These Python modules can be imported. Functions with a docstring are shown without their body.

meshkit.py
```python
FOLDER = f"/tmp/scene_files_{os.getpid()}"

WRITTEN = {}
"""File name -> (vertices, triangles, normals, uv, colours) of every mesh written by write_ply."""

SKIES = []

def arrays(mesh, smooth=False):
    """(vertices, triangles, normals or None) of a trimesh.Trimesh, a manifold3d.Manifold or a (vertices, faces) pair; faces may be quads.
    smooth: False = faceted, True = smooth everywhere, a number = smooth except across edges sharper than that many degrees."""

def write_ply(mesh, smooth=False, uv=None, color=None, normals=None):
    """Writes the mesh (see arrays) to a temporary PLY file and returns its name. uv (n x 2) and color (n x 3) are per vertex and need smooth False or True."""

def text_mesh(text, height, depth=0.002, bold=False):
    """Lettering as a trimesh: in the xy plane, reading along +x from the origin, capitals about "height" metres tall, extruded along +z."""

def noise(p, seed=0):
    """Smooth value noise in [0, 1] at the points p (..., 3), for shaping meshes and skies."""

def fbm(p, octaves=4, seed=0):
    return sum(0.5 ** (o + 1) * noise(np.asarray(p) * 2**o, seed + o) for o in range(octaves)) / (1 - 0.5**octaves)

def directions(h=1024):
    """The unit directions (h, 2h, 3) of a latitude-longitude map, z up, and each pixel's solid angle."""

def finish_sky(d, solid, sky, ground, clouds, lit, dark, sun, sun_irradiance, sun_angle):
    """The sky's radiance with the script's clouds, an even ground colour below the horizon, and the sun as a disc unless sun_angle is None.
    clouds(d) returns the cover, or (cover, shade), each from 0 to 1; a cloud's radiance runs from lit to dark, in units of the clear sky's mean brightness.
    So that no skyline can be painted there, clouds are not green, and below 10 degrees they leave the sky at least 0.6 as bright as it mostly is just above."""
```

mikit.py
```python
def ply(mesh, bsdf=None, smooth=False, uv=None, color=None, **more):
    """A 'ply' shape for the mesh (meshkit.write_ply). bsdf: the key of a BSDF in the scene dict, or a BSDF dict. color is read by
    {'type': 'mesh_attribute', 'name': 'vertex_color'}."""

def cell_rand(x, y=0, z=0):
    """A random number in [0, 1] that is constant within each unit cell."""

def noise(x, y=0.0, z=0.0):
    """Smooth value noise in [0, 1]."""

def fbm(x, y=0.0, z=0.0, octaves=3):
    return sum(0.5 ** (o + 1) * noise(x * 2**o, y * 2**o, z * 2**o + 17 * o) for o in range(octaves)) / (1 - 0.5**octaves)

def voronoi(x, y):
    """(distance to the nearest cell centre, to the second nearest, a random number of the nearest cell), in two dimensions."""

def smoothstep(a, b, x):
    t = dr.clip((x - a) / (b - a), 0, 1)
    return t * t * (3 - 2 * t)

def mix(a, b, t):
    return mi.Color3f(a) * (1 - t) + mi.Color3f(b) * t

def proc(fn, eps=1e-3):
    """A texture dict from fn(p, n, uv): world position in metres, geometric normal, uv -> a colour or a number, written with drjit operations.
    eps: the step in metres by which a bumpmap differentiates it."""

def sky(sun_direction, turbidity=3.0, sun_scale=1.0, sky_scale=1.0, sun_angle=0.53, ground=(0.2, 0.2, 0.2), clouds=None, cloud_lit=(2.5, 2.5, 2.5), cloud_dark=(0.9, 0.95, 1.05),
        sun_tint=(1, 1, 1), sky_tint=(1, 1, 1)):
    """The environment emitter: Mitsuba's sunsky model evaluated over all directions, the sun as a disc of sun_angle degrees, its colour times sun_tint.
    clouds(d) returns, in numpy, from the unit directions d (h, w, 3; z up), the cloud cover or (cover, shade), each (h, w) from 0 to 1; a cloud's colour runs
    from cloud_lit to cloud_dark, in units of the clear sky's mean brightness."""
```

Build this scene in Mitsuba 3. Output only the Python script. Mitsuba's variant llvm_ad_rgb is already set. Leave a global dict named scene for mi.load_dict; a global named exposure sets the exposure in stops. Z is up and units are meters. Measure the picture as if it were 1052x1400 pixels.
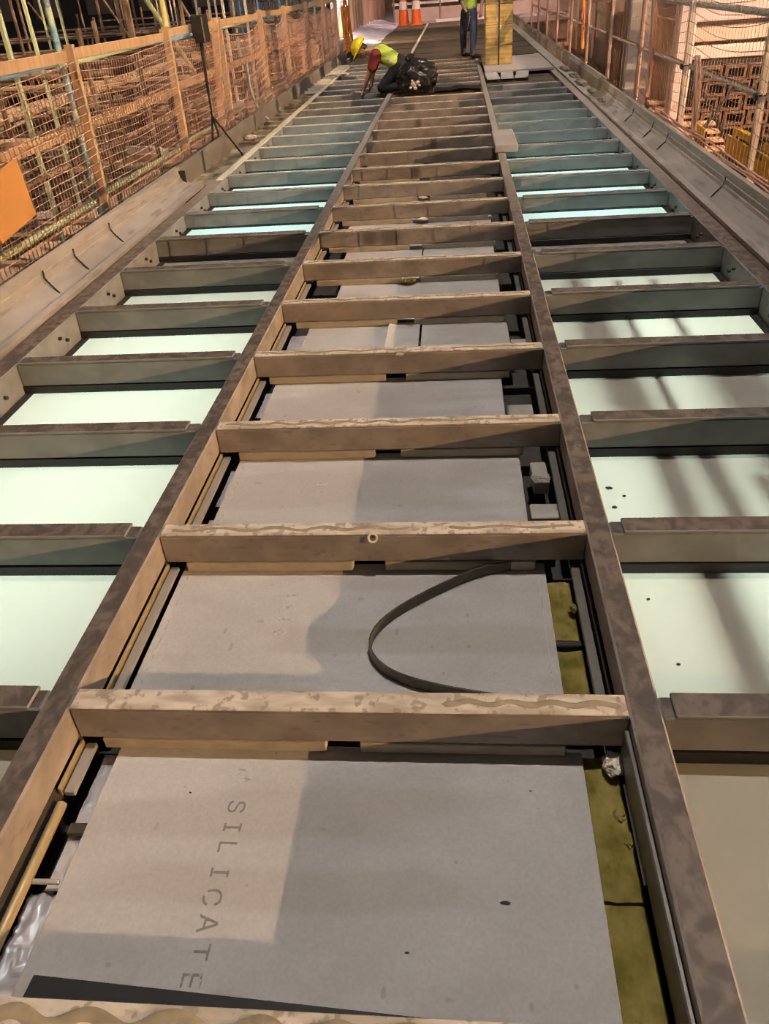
import math, random
import numpy as np
import trimesh
import drjit as dr
import mitsuba as mi
import manifold3d as m3
import mikit, meshkit
from mikit import proc, noise, fbm, smoothstep, mix, voronoi

random.seed(7)
rng = np.random.default_rng(7)
T = mi.ScalarTransform4f
scene, labels = {}, {}

# ------------------------------------------------------------------ camera, light, exposure
exposure = 0.0
CAM = np.array([0.32988, 0.0, 1.6])
FW = np.array([-0.09826728, 0.82105304, -0.56233038])
UP = np.array([0.01152666, 0.56596642, 0.82434771])
scene['camera'] = {'type': 'perspective', 'fov': 52.476, 'fov_axis': 'x', 'near_clip': 0.05, 'far_clip': 300.0,
                   'to_world': T().look_at(origin=CAM.tolist(), target=(CAM + FW).tolist(), up=UP.tolist())}
# city glow of a night site, even in every direction
scene['night_glow'] = {'type': 'constant', 'radiance': {'type': 'rgb', 'value': [0.058, 0.053, 0.049]}}
# the site floodlight: low, warm, from the right and a little behind
scene['floodlight_right'] = {'type': 'spot', 'intensity': {'type': 'rgb', 'value': [17500, 10700, 5400]}, 'cutoff_angle': 16.0, 'beam_width': 14.0,
                             'to_world': T().look_at(origin=[58.0, -13.0, 10.6], target=[0, 7.0, 0], up=[0, 0, 1])}
# a cooler lamp high over the deck
scene['floodlight_high'] = {'type': 'spot', 'intensity': {'type': 'rgb', 'value': [1020, 925, 860]}, 'cutoff_angle': 60.0, 'beam_width': 45.0,
                            'to_world': T().look_at(origin=[2.5, 5.2, 20.0], target=[0, 7, 0], up=[0, 1, 0])}
# sodium lamps of the scaffold side and of the building side
scene['floodlight_left'] = {'type': 'spot', 'intensity': {'type': 'rgb', 'value': [220, 136, 86]}, 'cutoff_angle': 25.0, 'beam_width': 19.0,
                            'to_world': T().look_at(origin=[-9.5, -1.0, 6.5], target=[-7.2, 12, -.4], up=[0, 0, 1])}
scene['floodlight_building'] = {'type': 'spot', 'intensity': {'type': 'rgb', 'value': [350, 238, 188]}, 'cutoff_angle': 30.0, 'beam_width': 25.0,
                                'to_world': T().look_at(origin=[9.5, 5.5, 2.3], target=[6.3, 16, .1], up=[0, 0, 1])}


# ------------------------------------------------------------------ helpers
def numbered(key):
    if key not in scene and not any(k.startswith(key + '__') for k in scene) and key not in labels:
        return key
    i = 1
    while True:
        k = '%s_%03d' % (key, i)
        if k not in scene and k not in labels and not any(q.startswith(k + '__') for q in scene):
            return k
        i += 1


_next = {}


def fresh(key):
    """quick numbering for names used only through this function"""
    n = _next.get(key, 0)
    _next[key] = n + 1
    return key if n == 0 else '%s_%03d' % (key, n)


def tag(key, label=None, cat=None, group=None, kind=None):
    d = {}
    if label: d['label'] = label
    if cat: d['category'] = cat
    if group: d['group'] = group
    if kind: d['kind'] = kind
    labels[key] = d
    return key


def thing(name, label, cat, group=None, kind=None):
    return tag(fresh(name), label, cat, group, kind)


def shape(mesh, bsdf, smooth=False, **kw):
    return mikit.ply(mesh, 'material_' + bsdf, smooth=smooth, **kw)


def part(parent, name, mesh, bsdf, smooth=False, label=None, kind=None):
    k = fresh(parent + '__' + name)
    scene[k] = mesh if isinstance(mesh, dict) else shape(mesh, bsdf, smooth)
    if label or kind:
        tag(k, label, None, None, kind)
    return k


def single(name, mesh, bsdf, label, cat, group=None, smooth=False, kind=None):
    k = fresh(name)
    scene[k] = mesh if isinstance(mesh, dict) else shape(mesh, bsdf, smooth)
    return tag(k, label, cat, group, kind)


def struct(name, mesh, bsdf, label=None, smooth=False):
    k = fresh(name)
    scene[k] = mesh if isinstance(mesh, dict) else shape(mesh, bsdf, smooth)
    tag(k, label, None, None, 'structure')
    return k


cat_ = trimesh.util.concatenate


def bar(x0, x1, y0, y1, z0, z1, c=0.004):
    """box with chamfered edges (hull of 24 points)"""
    c = min(c, (x1 - x0) * .45, (y1 - y0) * .45, (z1 - z0) * .45)
    if c <= 0:
        m = trimesh.creation.box((x1 - x0, y1 - y0, z1 - z0))
        m.apply_translation(((x0 + x1) / 2, (y0 + y1) / 2, (z0 + z1) / 2))
        return m
    P = []
    for sx, x in ((1, x0), (-1, x1)):
        for sy, y in ((1, y0), (-1, y1)):
            for sz, z in ((1, z0), (-1, z1)):
                P += [(x, y + sy * c, z + sz * c), (x + sx * c, y, z + sz * c), (x + sx * c, y + sy * c, z)]
    return trimesh.convex.convex_hull(np.array(P))


def frame_of(p, q, up=(0, 0, 1)):
    p, q = np.asarray(p, float), np.asarray(q, float)
    d = q - p
    L = np.linalg.norm(d)
    d = d / L
    up = np.asarray(up, float)
    if abs(d @ up) > .98:
        up = np.array([0, 1.0, 0]) if abs(d[1]) < .9 else np.array([1.0, 0, 0])
    s = np.cross(up, d); s /= np.linalg.norm(s)
    u = np.cross(d, s)
    M = np.eye(4)
    M[:3, 0], M[:3, 1], M[:3, 2], M[:3, 3] = s, u, d, p
    return M, L


def beam(p, q, w, h, c=0.004, up=(0, 0, 1)):
    M, L = frame_of(p, q, up)
    m = bar(-w / 2, w / 2, -h / 2, h / 2, 0, L, c)
    m.apply_transform(M)
    return m


def tube(p, q, r, n=8):
    M, L = frame_of(p, q)
    m = trimesh.creation.cylinder(r, L, sections=n)
    m.apply_translation((0, 0, L / 2))
    m.apply_transform(M)
    return m


def path_tube(P, r, n=6):
    P = np.asarray(P, float)
    t = np.gradient(P, axis=0)
    t /= np.linalg.norm(t, axis=1, keepdims=True) + 1e-12
    a = np.cross(t, np.where(np.abs(t[:, 2:]) < .9, [0, 0, 1.0], [1.0, 0, 0]))
    a /= np.linalg.norm(a, axis=1, keepdims=True) + 1e-12
    b = np.cross(t, a)
    ang = np.arange(n) * 2 * np.pi / n
    r = np.broadcast_to(r, (len(P),))
    v = P[:, None] + r[:, None, None] * (np.cos(ang)[None, :, None] * a[:, None] + np.sin(ang)[None, :, None] * b[:, None])
    i, j = np.meshgrid(np.arange(len(P) - 1), np.arange(n), indexing='ij')
    q = np.stack([i * n + j, i * n + (j + 1) % n, (i + 1) * n + (j + 1) % n, (i + 1) * n + j], -1).reshape(-1, 4)
    k = len(P) * n
    caps = [[0, (j + 1) % n, j] for j in range(1, n - 1)] + [[k - n, k - n + j, k - n + (j + 1) % n] for j in range(1, n - 1)]
    return trimesh.Trimesh(v.reshape(-1, 3), np.vstack([q[:, [0, 1, 2]], q[:, [0, 2, 3]], np.array(caps)]), process=False)


def ribbon(P, w_dir, w, t):
    """a band of thickness t standing w tall along w_dir on the path P"""
    P = np.asarray(P, float)
    d = np.gradient(P, axis=0)
    n = np.cross(d, w_dir); n /= np.linalg.norm(n, axis=1, keepdims=True)
    w_ = np.asarray(w_dir, float) * w
    ring = np.stack([P - n * t / 2, P + n * t / 2, P + n * t / 2 + w_, P - n * t / 2 + w_], 1)
    N = len(P)
    i, j = np.meshgrid(np.arange(N - 1), np.arange(4), indexing='ij')
    q = np.stack([i * 4 + j, i * 4 + (j + 1) % 4, (i + 1) * 4 + (j + 1) % 4, (i + 1) * 4 + j], -1).reshape(-1, 4)
    f = np.vstack([q[:, [0, 1, 2]], q[:, [0, 2, 3]], [[0, 2, 1], [0, 3, 2]], [[4 * N - 4, 4 * N - 3, 4 * N - 2], [4 * N - 4, 4 * N - 2, 4 * N - 1]]])
    m = trimesh.Trimesh(ring.reshape(-1, 3), f, process=False)
    m.fix_normals()
    return m


def profile_y(pts, y0, y1, th=0.004):
    """sheet bent to the open profile pts (x, z), of thickness th, running along y"""
    pts = np.asarray(pts, float)
    d = np.gradient(pts, axis=0)
    n = np.stack([-d[:, 1], d[:, 0]], 1); n /= np.linalg.norm(n, axis=1, keepdims=True)
    loop = np.vstack([pts, (pts - n * th)[::-1]])
    from shapely.geometry import Polygon
    pg = Polygon(loop).buffer(0)
    m = trimesh.creation.extrude_polygon(max(getattr(pg, 'geoms', [pg]), key=lambda g: g.area), y1 - y0, engine='earcut')
    v = m.vertices.copy()
    m = trimesh.Trimesh(np.stack([v[:, 0], y0 + v[:, 2], v[:, 1]], 1), m.faces[:, ::-1])
    m.fix_normals()
    return m


def sheet(x0, x1, y0, y1, nx, ny, zf):
    X, Y = np.meshgrid(np.linspace(x0, x1, nx), np.linspace(y0, y1, ny), indexing='ij')
    Z = zf(X, Y)
    v = np.stack([X, Y, Z], -1).reshape(-1, 3)
    i, j = np.meshgrid(np.arange(nx - 1), np.arange(ny - 1), indexing='ij')
    a = i * ny + j
    q = np.stack([a, a + ny, a + ny + 1, a + 1], -1).reshape(-1, 4)
    return trimesh.Trimesh(v, np.vstack([q[:, [0, 1, 2]], q[:, [0, 2, 3]]]), process=False)


def lump(center, size, seed, amp=.25, lvl=3, freq=2.5):
    m = trimesh.creation.icosphere(subdivisions=lvl)
    v = np.array(m.vertices)
    n = meshkit.fbm(v * freq + seed * 7.3, 3, seed)
    v = v * (1 + amp * (n - .5) * 2)[:, None]
    m.vertices = v * np.asarray(size) + np.asarray(center)
    return m


def lathe(profile, n=20):
    return trimesh.creation.revolve(np.asarray(profile, float), sections=n)


def moved(m, t=(0, 0, 0), rz=0, rx=0, ry=0):
    m = m.copy()
    R = trimesh.transformations.euler_matrix(rx, ry, rz)
    R[:3, 3] = t
    m.apply_transform(R)
    return m


# ------------------------------------------------------------------ materials
def mat(key, base, rough=.6, metal=0.0, spec=.4, bump=None, bump_scale=1.0, **kw):
    b = {'type': 'principled', 'base_color': base if isinstance(base, dict) else {'type': 'rgb', 'value': list(base)}, 'roughness': rough, 'metallic': metal, 'specular': spec, **kw}
    if bump is not None:
        b = {'type': 'bumpmap', 'arbitrary': bump, 'scale': bump_scale, 'bsdf': b}
    scene['material_' + key] = {'type': 'twosided', 'bsdf': b}


def f_steel(p, n, uv):
    a = fbm(p.x * 7, p.y * 7, p.z * 7, 4)
    b = fbm(p.x * 31 + 5, p.y * 31, p.z * 60, 3)
    face = mix((.19, .16, .132), (.275, .236, .198), smoothstep(.25, .75, a))
    face = mix(face, (.13, .1, .075), .4 * smoothstep(.6, .8, b))
    face = mix(face, (.27, .2, .14), .5 * smoothstep(.62, .8, fbm(p.x * 3 + 9, p.y * 3, p.z * 3, 3)))
    # the side bays are in grey primer, the middle bay in brown
    grey = mix((.155, .155, .148), (.2, .2, .192), smoothstep(.3, .7, a))
    face = mix(face, grey, smoothstep(.838, .842, dr.abs(p.x)))
    for x_, z_, y_, w_ in ((-.36, -.05, 6.2, .07), (-.2, -.05, 6.2, .09), (-.1, -.06, 8.6, .05), (.05, -.05, 10.2, .05), (-.2, -.06, 11.8, .05)):
        d2 = dr.square((p.x - x_) / w_) + dr.square((p.z - z_) / .07) + dr.square((p.y - y_) / .12)
        face = mix(face, (.05, .04, .035), .7 * dr.exp(-d2 * d2))
    # scuffed primer on the tops, dusty further along where no one has swept
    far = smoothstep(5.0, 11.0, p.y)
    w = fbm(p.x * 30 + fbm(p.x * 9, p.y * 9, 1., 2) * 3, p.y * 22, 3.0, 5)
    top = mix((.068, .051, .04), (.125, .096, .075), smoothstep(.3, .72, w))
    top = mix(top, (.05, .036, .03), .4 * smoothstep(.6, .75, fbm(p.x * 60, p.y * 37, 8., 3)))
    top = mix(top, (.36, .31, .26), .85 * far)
    c = smoothstep(.7, .8, n.z)
    return mix(face, top, c)


def f_screed(p, n, uv):
    a = fbm(p.x * 9, p.y * 30, 2., 4)
    b = fbm(p.x * 45, p.y * 45, 5., 3)
    c = mix((.38, .315, .24), (.58, .5, .395), smoothstep(.25, .7, a))
    return mix(c, (.24, .18, .12), .7 * smoothstep(.58, .72, b))


def f_sealant(p, n, uv):
    return mix((.2, .15, .085), (.34, .26, .15), fbm(p.x * 30, p.y * 30, 0., 3))


def f_board(p, n, uv):
    a = fbm(p.x * 2.1, p.y * 3.3, 4., 4)
    b = noise(p.x * 160, p.y * 160, 0.)
    c = mix((.4, .38, .355), (.455, .435, .41), smoothstep(.3, .7, a))
    c = mix(c, (.35, .31, .27), .5 * smoothstep(.52, .7, fbm(p.x * 1.3 + 7, p.y * 6, 1., 3)))
    c = c * (.95 + .1 * b)
    d = fbm(p.x * 26, p.y * 26, 9., 2)
    return mix(c, (.2, .17, .14), .35 * smoothstep(.87, .91, d))


def f_wool(p, n, uv):
    a = fbm(p.x * 13, p.y * 13, p.z * 13, 4)
    b = fbm(p.x * 120, p.y * 60, p.z * 60, 3)
    return mix((.085, .07, .013), (.23, .185, .06), .65 * smoothstep(.3, .7, a) + .35 * b)


def f_alu(p, n, uv):
    a = fbm(p.x * 3, p.y * 1.3, p.z * 3, 4)
    b = fbm(p.x * 22, p.y * 3, p.z * 22, 3)
    c = mix((.3, .27, .235), (.46, .42, .37), smoothstep(.3, .7, a))
    c = mix(c, (.19, .16, .13), .5 * smoothstep(.6, .76, b))
    # mortar and dust caked on further along
    dirt = smoothstep(9., 13., p.y) * smoothstep(.46, .6, fbm(p.x * 5, p.y * 2.2, 3., 3))
    return mix(c, (.2, .165, .1), .7 * dirt)


def f_conc(p, n, uv):
    a = fbm(p.x * 4, p.y * 4, p.z * 4, 4)
    b = fbm(p.x * 30, p.y * 30, p.z * 30, 3)
    return mix((.26, .23, .2), (.42, .38, .34), .7 * a + .3 * b)


def f_dirt(p, n, uv):
    a = fbm(p.x * 8, p.y * 5, p.z * 8, 4)
    return mix((.09, .07, .045), (.3, .245, .165), smoothstep(.25, .75, a))


def f_timber(p, n, uv):
    g = fbm(p.x * 40, p.y * 40, p.z * 3.0, 3)
    return mix((.36, .23, .13), (.58, .39, .23), g)


def f_plank(p, n, uv):
    g = fbm(p.x * 3, p.y * 22, p.z * 22, 3)
    r = noise(dr.floor(p.y / .65) * 3.1, 2.0, 1.0)
    return mix((.055, .043, .033), (.15, .115, .085), .6 * g + .4 * r)


def f_yellowply(p, n, uv):
    g = fbm(p.x * 9, p.y * 9, p.z * 14, 4)
    lay = smoothstep(.35, .65, noise(0., 0., p.z * 26))
    c = mix((.42, .29, .1), (.6, .45, .19), g)
    return mix(c, (.26, .16, .05), .35 * lay + .2 * smoothstep(.6, .7, fbm(p.x * 5, 1., p.z * 9, 3)))


def f_tube(p, n, uv):
    a = fbm(p.x * 3, p.y * 3, p.z * 4, 3)
    return mix((.12, .08, .055), (.34, .25, .18), smoothstep(.35, .75, a))


def f_pole_tape(p, n, uv):
    a = fbm(p.x * 2, p.y * 2, p.z * 5, 3)
    c = mix((.25, .5, .56), (.62, .72, .5), smoothstep(.4, .6, a))
    return mix(c, (.16, .17, .3), .7 * smoothstep(.55, .62, noise(2., 1., p.z * 9)))


def f_pole_yellow(p, n, uv):
    a = fbm(p.x * 3, p.y * 3, p.z * 12, 3)
    return mix((.62, .55, .16), (.8, .74, .36), a)


def f_brownhoard(p, n, uv):
    a = fbm(p.x * 4, p.y * 9, p.z * .8, 3)
    return mix((.3, .19, .13), (.58, .41, .3), a)


def f_jean(p, n, uv):
    a = fbm(p.x * 18, p.y * 18, p.z * 9, 3)
    return mix((.025, .033, .06), (.07, .085, .14), a)


def f_vest(p, n, uv):
    a = fbm(p.x * 14, p.y * 14, p.z * 14, 3)
    return mix((.36, .5, .06), (.55, .72, .12), a)


def f_wallpink(p, n, uv):
    a = fbm(p.x * 1.4, p.y * .9, p.z * 1.6, 4)
    return mix((.52, .41, .35), (.72, .59, .52), a)


def f_net(p, n, uv):
    return mix((.42, .21, .14), (.6, .38, .28), noise(p.y * 3, p.z * 3, p.x * 3))


mat('steel', proc(f_steel), .55, 0, .35, bump=proc(lambda p, n, uv: fbm(p.x * 40, p.y * 40, p.z * 40, 3)), bump_scale=.0025)
mat('screed', proc(f_screed), .85, 0, .2, bump=proc(lambda p, n, uv: fbm(p.x * 50, p.y * 50, p.z * 50, 3)), bump_scale=.004)
mat('sealant', proc(f_sealant), .6)
mat('board', proc(f_board), .8, 0, .2)
mat('board_edge', (.4, .37, .34), .85)
mat('stencil', proc(lambda p, n, uv: mix((.2, .18, .16), (.42, .4, .37), smoothstep(.62, .8, fbm(p.x * 90, p.y * 90, 2., 3)))), .8)
mat('stencil_faint', proc(lambda p, n, uv: mix((.3, .28, .25), (.46, .44, .42), smoothstep(.35, .55, fbm(p.x * 70, p.y * 70, 2., 3)))), .8)
mat('wool', proc(f_wool), 1.0, 0, .05)
mat('alu', proc(f_alu), .42, .35, .5)
mat('concrete', proc(f_conc), .9, 0, .2)
mat('dirt', proc(f_dirt), .95, 0, .1)
mat('timber', proc(f_timber), .8, 0, .2)
mat('plank', proc(f_plank), .75, 0, .3)
mat('yellow_ply', proc(f_yellowply), .7, 0, .3)
mat('scaffold', proc(f_tube), .5, .2, .4)
mat('pole_tape', proc(f_pole_tape), .5)
mat('pole_yellow', proc(f_pole_yellow), .5)
mat('green_tube', (.52, .6, .36), .5)
mat('blue_tube', (.2, .36, .52), .5)
mat('hoarding', proc(f_brownhoard), .85)
mat('wall_pink', proc(f_wallpink), .9)
mat('strip_tan', proc(lambda p, n, uv: mix((.26, .215, .155), (.42, .36, .27), fbm(p.x * 18, p.y * 18, p.z * 30, 3))), .8)
mat('plate_grey', proc(lambda p, n, uv: mix((.09, .082, .072), (.19, .175, .155), fbm(p.x * 5, p.y * 3, p.z * 5, 4))), .7)
mat('pale_beam', (.7, .6, .5), .8)
mat('grey_rail', (.3, .29, .25), .5)
mat('net', proc(f_net), .7)
mat('net_brown', (.5, .33, .26), .7)
mat('net_orange', (.85, .28, .05), .6)
mat('orange_board', (.5, .24, .07), .8)
mat('black_rubber', (.012, .012, .012), .6, 0, .3)
mat('black_gasket', (.015, .015, .016), .5)
mat('dark_steel', (.03, .027, .024), .4, .3)
mat('strap', proc(lambda p, n, uv: mix((.035, .03, .026), (.11, .085, .06), fbm(p.x * 30, p.y * 30, p.z * 30, 3))), .42, .4)
mat('rail_gold', (.42, .32, .17), .35, .5)
mat('rail_grey', (.12, .112, .1), .45, .4)
mat('rail_silver', (.38, .36, .33), .35, .6)
mat('white_seal', (.72, .72, .7), .5)
mat('cream_paint', (.58, .53, .42), .6)
mat('void', (.03, .027, .022), .9)
mat('chip_dark', (.03, .03, .028), .7)
mat('chip_light', (.62, .55, .43), .8)
mat('yellow_sign', (.72, .42, .02), .55)
mat('sign_ink', (.03, .025, .02), .6)
mat('green_stain', (.02, .16, .05), .6)
mat('helmet', (.82, .64, .02), .3, 0, .5)
mat('skin', (.38, .22, .15), .6)
mat('hair', (.02, .015, .012), .6)
mat('vest', proc(f_vest), .7)
mat('vest_tape', (.6, .6, .56), .3)
mat('sleeve_red', (.17, .026, .022), .8)
mat('shirt_dark', (.035, .035, .04), .8)
mat('trousers', (.014, .014, .016), .8)
mat('jean', proc(f_jean), .8)
mat('boot', (.02, .017, .015), .6)
mat('bag', (.016, .014, .014), .28, 0, .6)
mat('rag', (.66, .56, .47), .9)
mat('cone_orange', (.8, .16, .03), .5)
mat('cone_white', (.75, .72, .68), .4)
mat('tarp', proc(lambda p, n, uv: mix((.42, .4, .55), (.8, .78, .86), fbm(p.x * 3, p.y * 1.4, 0., 3))), .5)
mat('brickish', proc(lambda p, n, uv: mix((.3, .17, .1), (.5, .32, .2), fbm(p.x * 5, p.y * 5, p.z * 9, 3))), .9)
mat('block_brown', (.12, .07, .045), .9)
mat('facade_dark', proc(lambda p, n, uv: mix((.035, .035, .045), (.1, .1, .12), fbm(p.x * .4, p.y * .4, p.z * .6, 3))), .8)
mat('foil', (.78, .77, .8), .3, .65, .6)
scene['material_frosted_glass'] = {'type': 'principledthin', 'base_color': {'type': 'rgb', 'value': [.72, .68, .57]}, 'diff_trans': 1.3, 'spec_trans': 0.0, 'roughness': .25, 'eta': 1.45}
scene['material_clear_glass'] = {'type': 'thindielectric'}

# ------------------------------------------------------------------ the steel grid
S, Y0 = 0.80102, 1.46799            # beam spacing, back edge of the beam nearest the photographer's feet
XI, XO, XE = 0.7557, 0.838, 2.08    # inner and outer face of the two middle beams, inner face of the edge beams
BH, BW = 0.118, 0.076               # beam height and top width
yk = lambda k: Y0 + S * k

grid = thing('steel_grid', 'welded brown steel grid of long beams and many cross beams covering the whole deck', 'steel frame')
for s in (-1, 1):
    a, b = sorted((s * XI, s * XO))
    part(grid, 'long_beam', bar(a, b, -1.2, 37.0 if s < 0 else 20.6, -BH, 0, .006), 'steel')
for s in (-1, 1):
    a, b = sorted((s * XE, s * 2.2))
    eb = part(grid, 'edge_beam', bar(a, b, 1.0, 20.9 if s < 0 else 30.0, -.2, 0, .005), 'steel')
    for k in range(1, 14):          # two bolts near each joint, as the photograph shows on the inner face
        for dy, z in ((.28, -.06), (.2, -.1)):
            bm = trimesh.creation.cylinder(.011, .02, sections=6)
            bm.apply_transform(trimesh.transformations.rotation_matrix(math.pi / 2, (0, 1, 0)))
            bm.apply_translation((s * (XE - .008), yk(k) - BW - dy, z))
            part(eb, 'bolt', bm, 'dark_steel')
    if s < 0:
        part(eb, 'cap_strip', bar(-2.15, -2.075, 8.4, 20.6, 0.001, .014, .003), 'cream_paint', label='cream painted cap strip')
cross_mid = {}
for k in range(-1, 25):
    y1, y0 = yk(k), yk(k) - BW
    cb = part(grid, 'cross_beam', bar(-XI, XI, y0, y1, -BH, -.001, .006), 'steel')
    cross_mid[k] = cb
    part(cb, 'screed_skin', bar(-XI + .004, XI - .004, y0 + .002, y1 - .002, -.0012, .004, .002), 'screed', label='pale crusted mortar skin on top')
# side cross beams: dark tops with a rubber strip, black gasket below
for s in (-1, 1):
    for k in range(-1, 25 if s < 0 else 18):
        y1, y0 = yk(k), yk(k) - BW
        a, b = sorted((s * XO, s * XE))
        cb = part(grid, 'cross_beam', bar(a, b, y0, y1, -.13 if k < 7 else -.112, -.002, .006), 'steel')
        if k < 8:
            a2, b2 = sorted((s * (XO + .03 + .01 * (k % 3)), s * (XE - .02)))
            part(cb, 'top_strip', bar(a2, b2, y0 - .004, y1 + .002, -.001, .011, .003), 'steel', label='dark scuffed strip along the top')
        else:
            a2, b2 = sorted((s * (XO + .01), s * (XE - .01)))
            part(cb, 'top_strip', bar(a2, b2, y0 + .012, y1 - .004, -.001, .006, .002), 'cream_paint' if s < 0 and k > 9 else 'grey_rail', label='pale strip along the top')
        part(cb, 'gasket', bar(a, b, y0 - .006, y0 + .03, -.172 if k < 7 else -.124, -.129 if k < 7 else -.111, .002), 'black_gasket', label='black rubber gasket under the beam')


# wavy sealant beads on the middle beams
def bead(k, xa, xb, amp, wl, w, seed, parent):
    n = int((xb - xa) / .012)
    x = np.linspace(xa, xb, n)
    r = np.random.default_rng(seed)
    ph = r.random() * 6
    y = yk(k) - BW / 2 + amp * np.sin(x / wl * 6.283 + ph + .8 * np.sin(x * 7 + ph))
    rr = w * (.75 + .5 * meshkit.noise(np.stack([x * 20, x * 0, x * 0 + seed], 1)))
    rr[0] = rr[-1] = .001
    m = path_tube(np.stack([x, y, np.full(n, .0045)], 1), rr, 6)
    v = np.array(m.vertices); v[:, 2] = .0035 + (v[:, 2] - .0045) * .35
    m.vertices = v
    part(parent, 'sealant_bead', m, 'sealant', smooth=40, label='wavy brown bead of sealant')


bead(0, .27, .74, .006, .12, .011, 1, cross_mid[0])
for k in range(1, 8):
    bead(k, -.72, .05 + .1 * (k % 3), .009, .17 + .02 * (k % 2), .009, 10 + k, cross_mid[k])
    bead(k, .18 + .1 * (k % 2), .72, .005, .2, .008, 30 + k, cross_mid[k])
for q in range(6):                   # thick scalloped mortar on the beam at the bottom of the frame
    pass
bead(-1, -.72, .4, .012, .15, .016, 77, cross_mid[-1])
# stains and stickers on the beams
part(cross_mid[3], 'sticker', lump((.02, yk(3) - BW - .002, -.008), (.022, .003, .008), 3, .4, 2), 'chip_light', label='torn pale sticker')
part(cross_mid[1], 'sticker', moved(lathe([(0.012, 0), (.019, 0), (.019, .002), (.012, .002), (.012, 0)], 16), (.02, yk(1) - BW - .004, -.008), rx=1.2), 'chip_light', label='pale ring mark')

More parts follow.
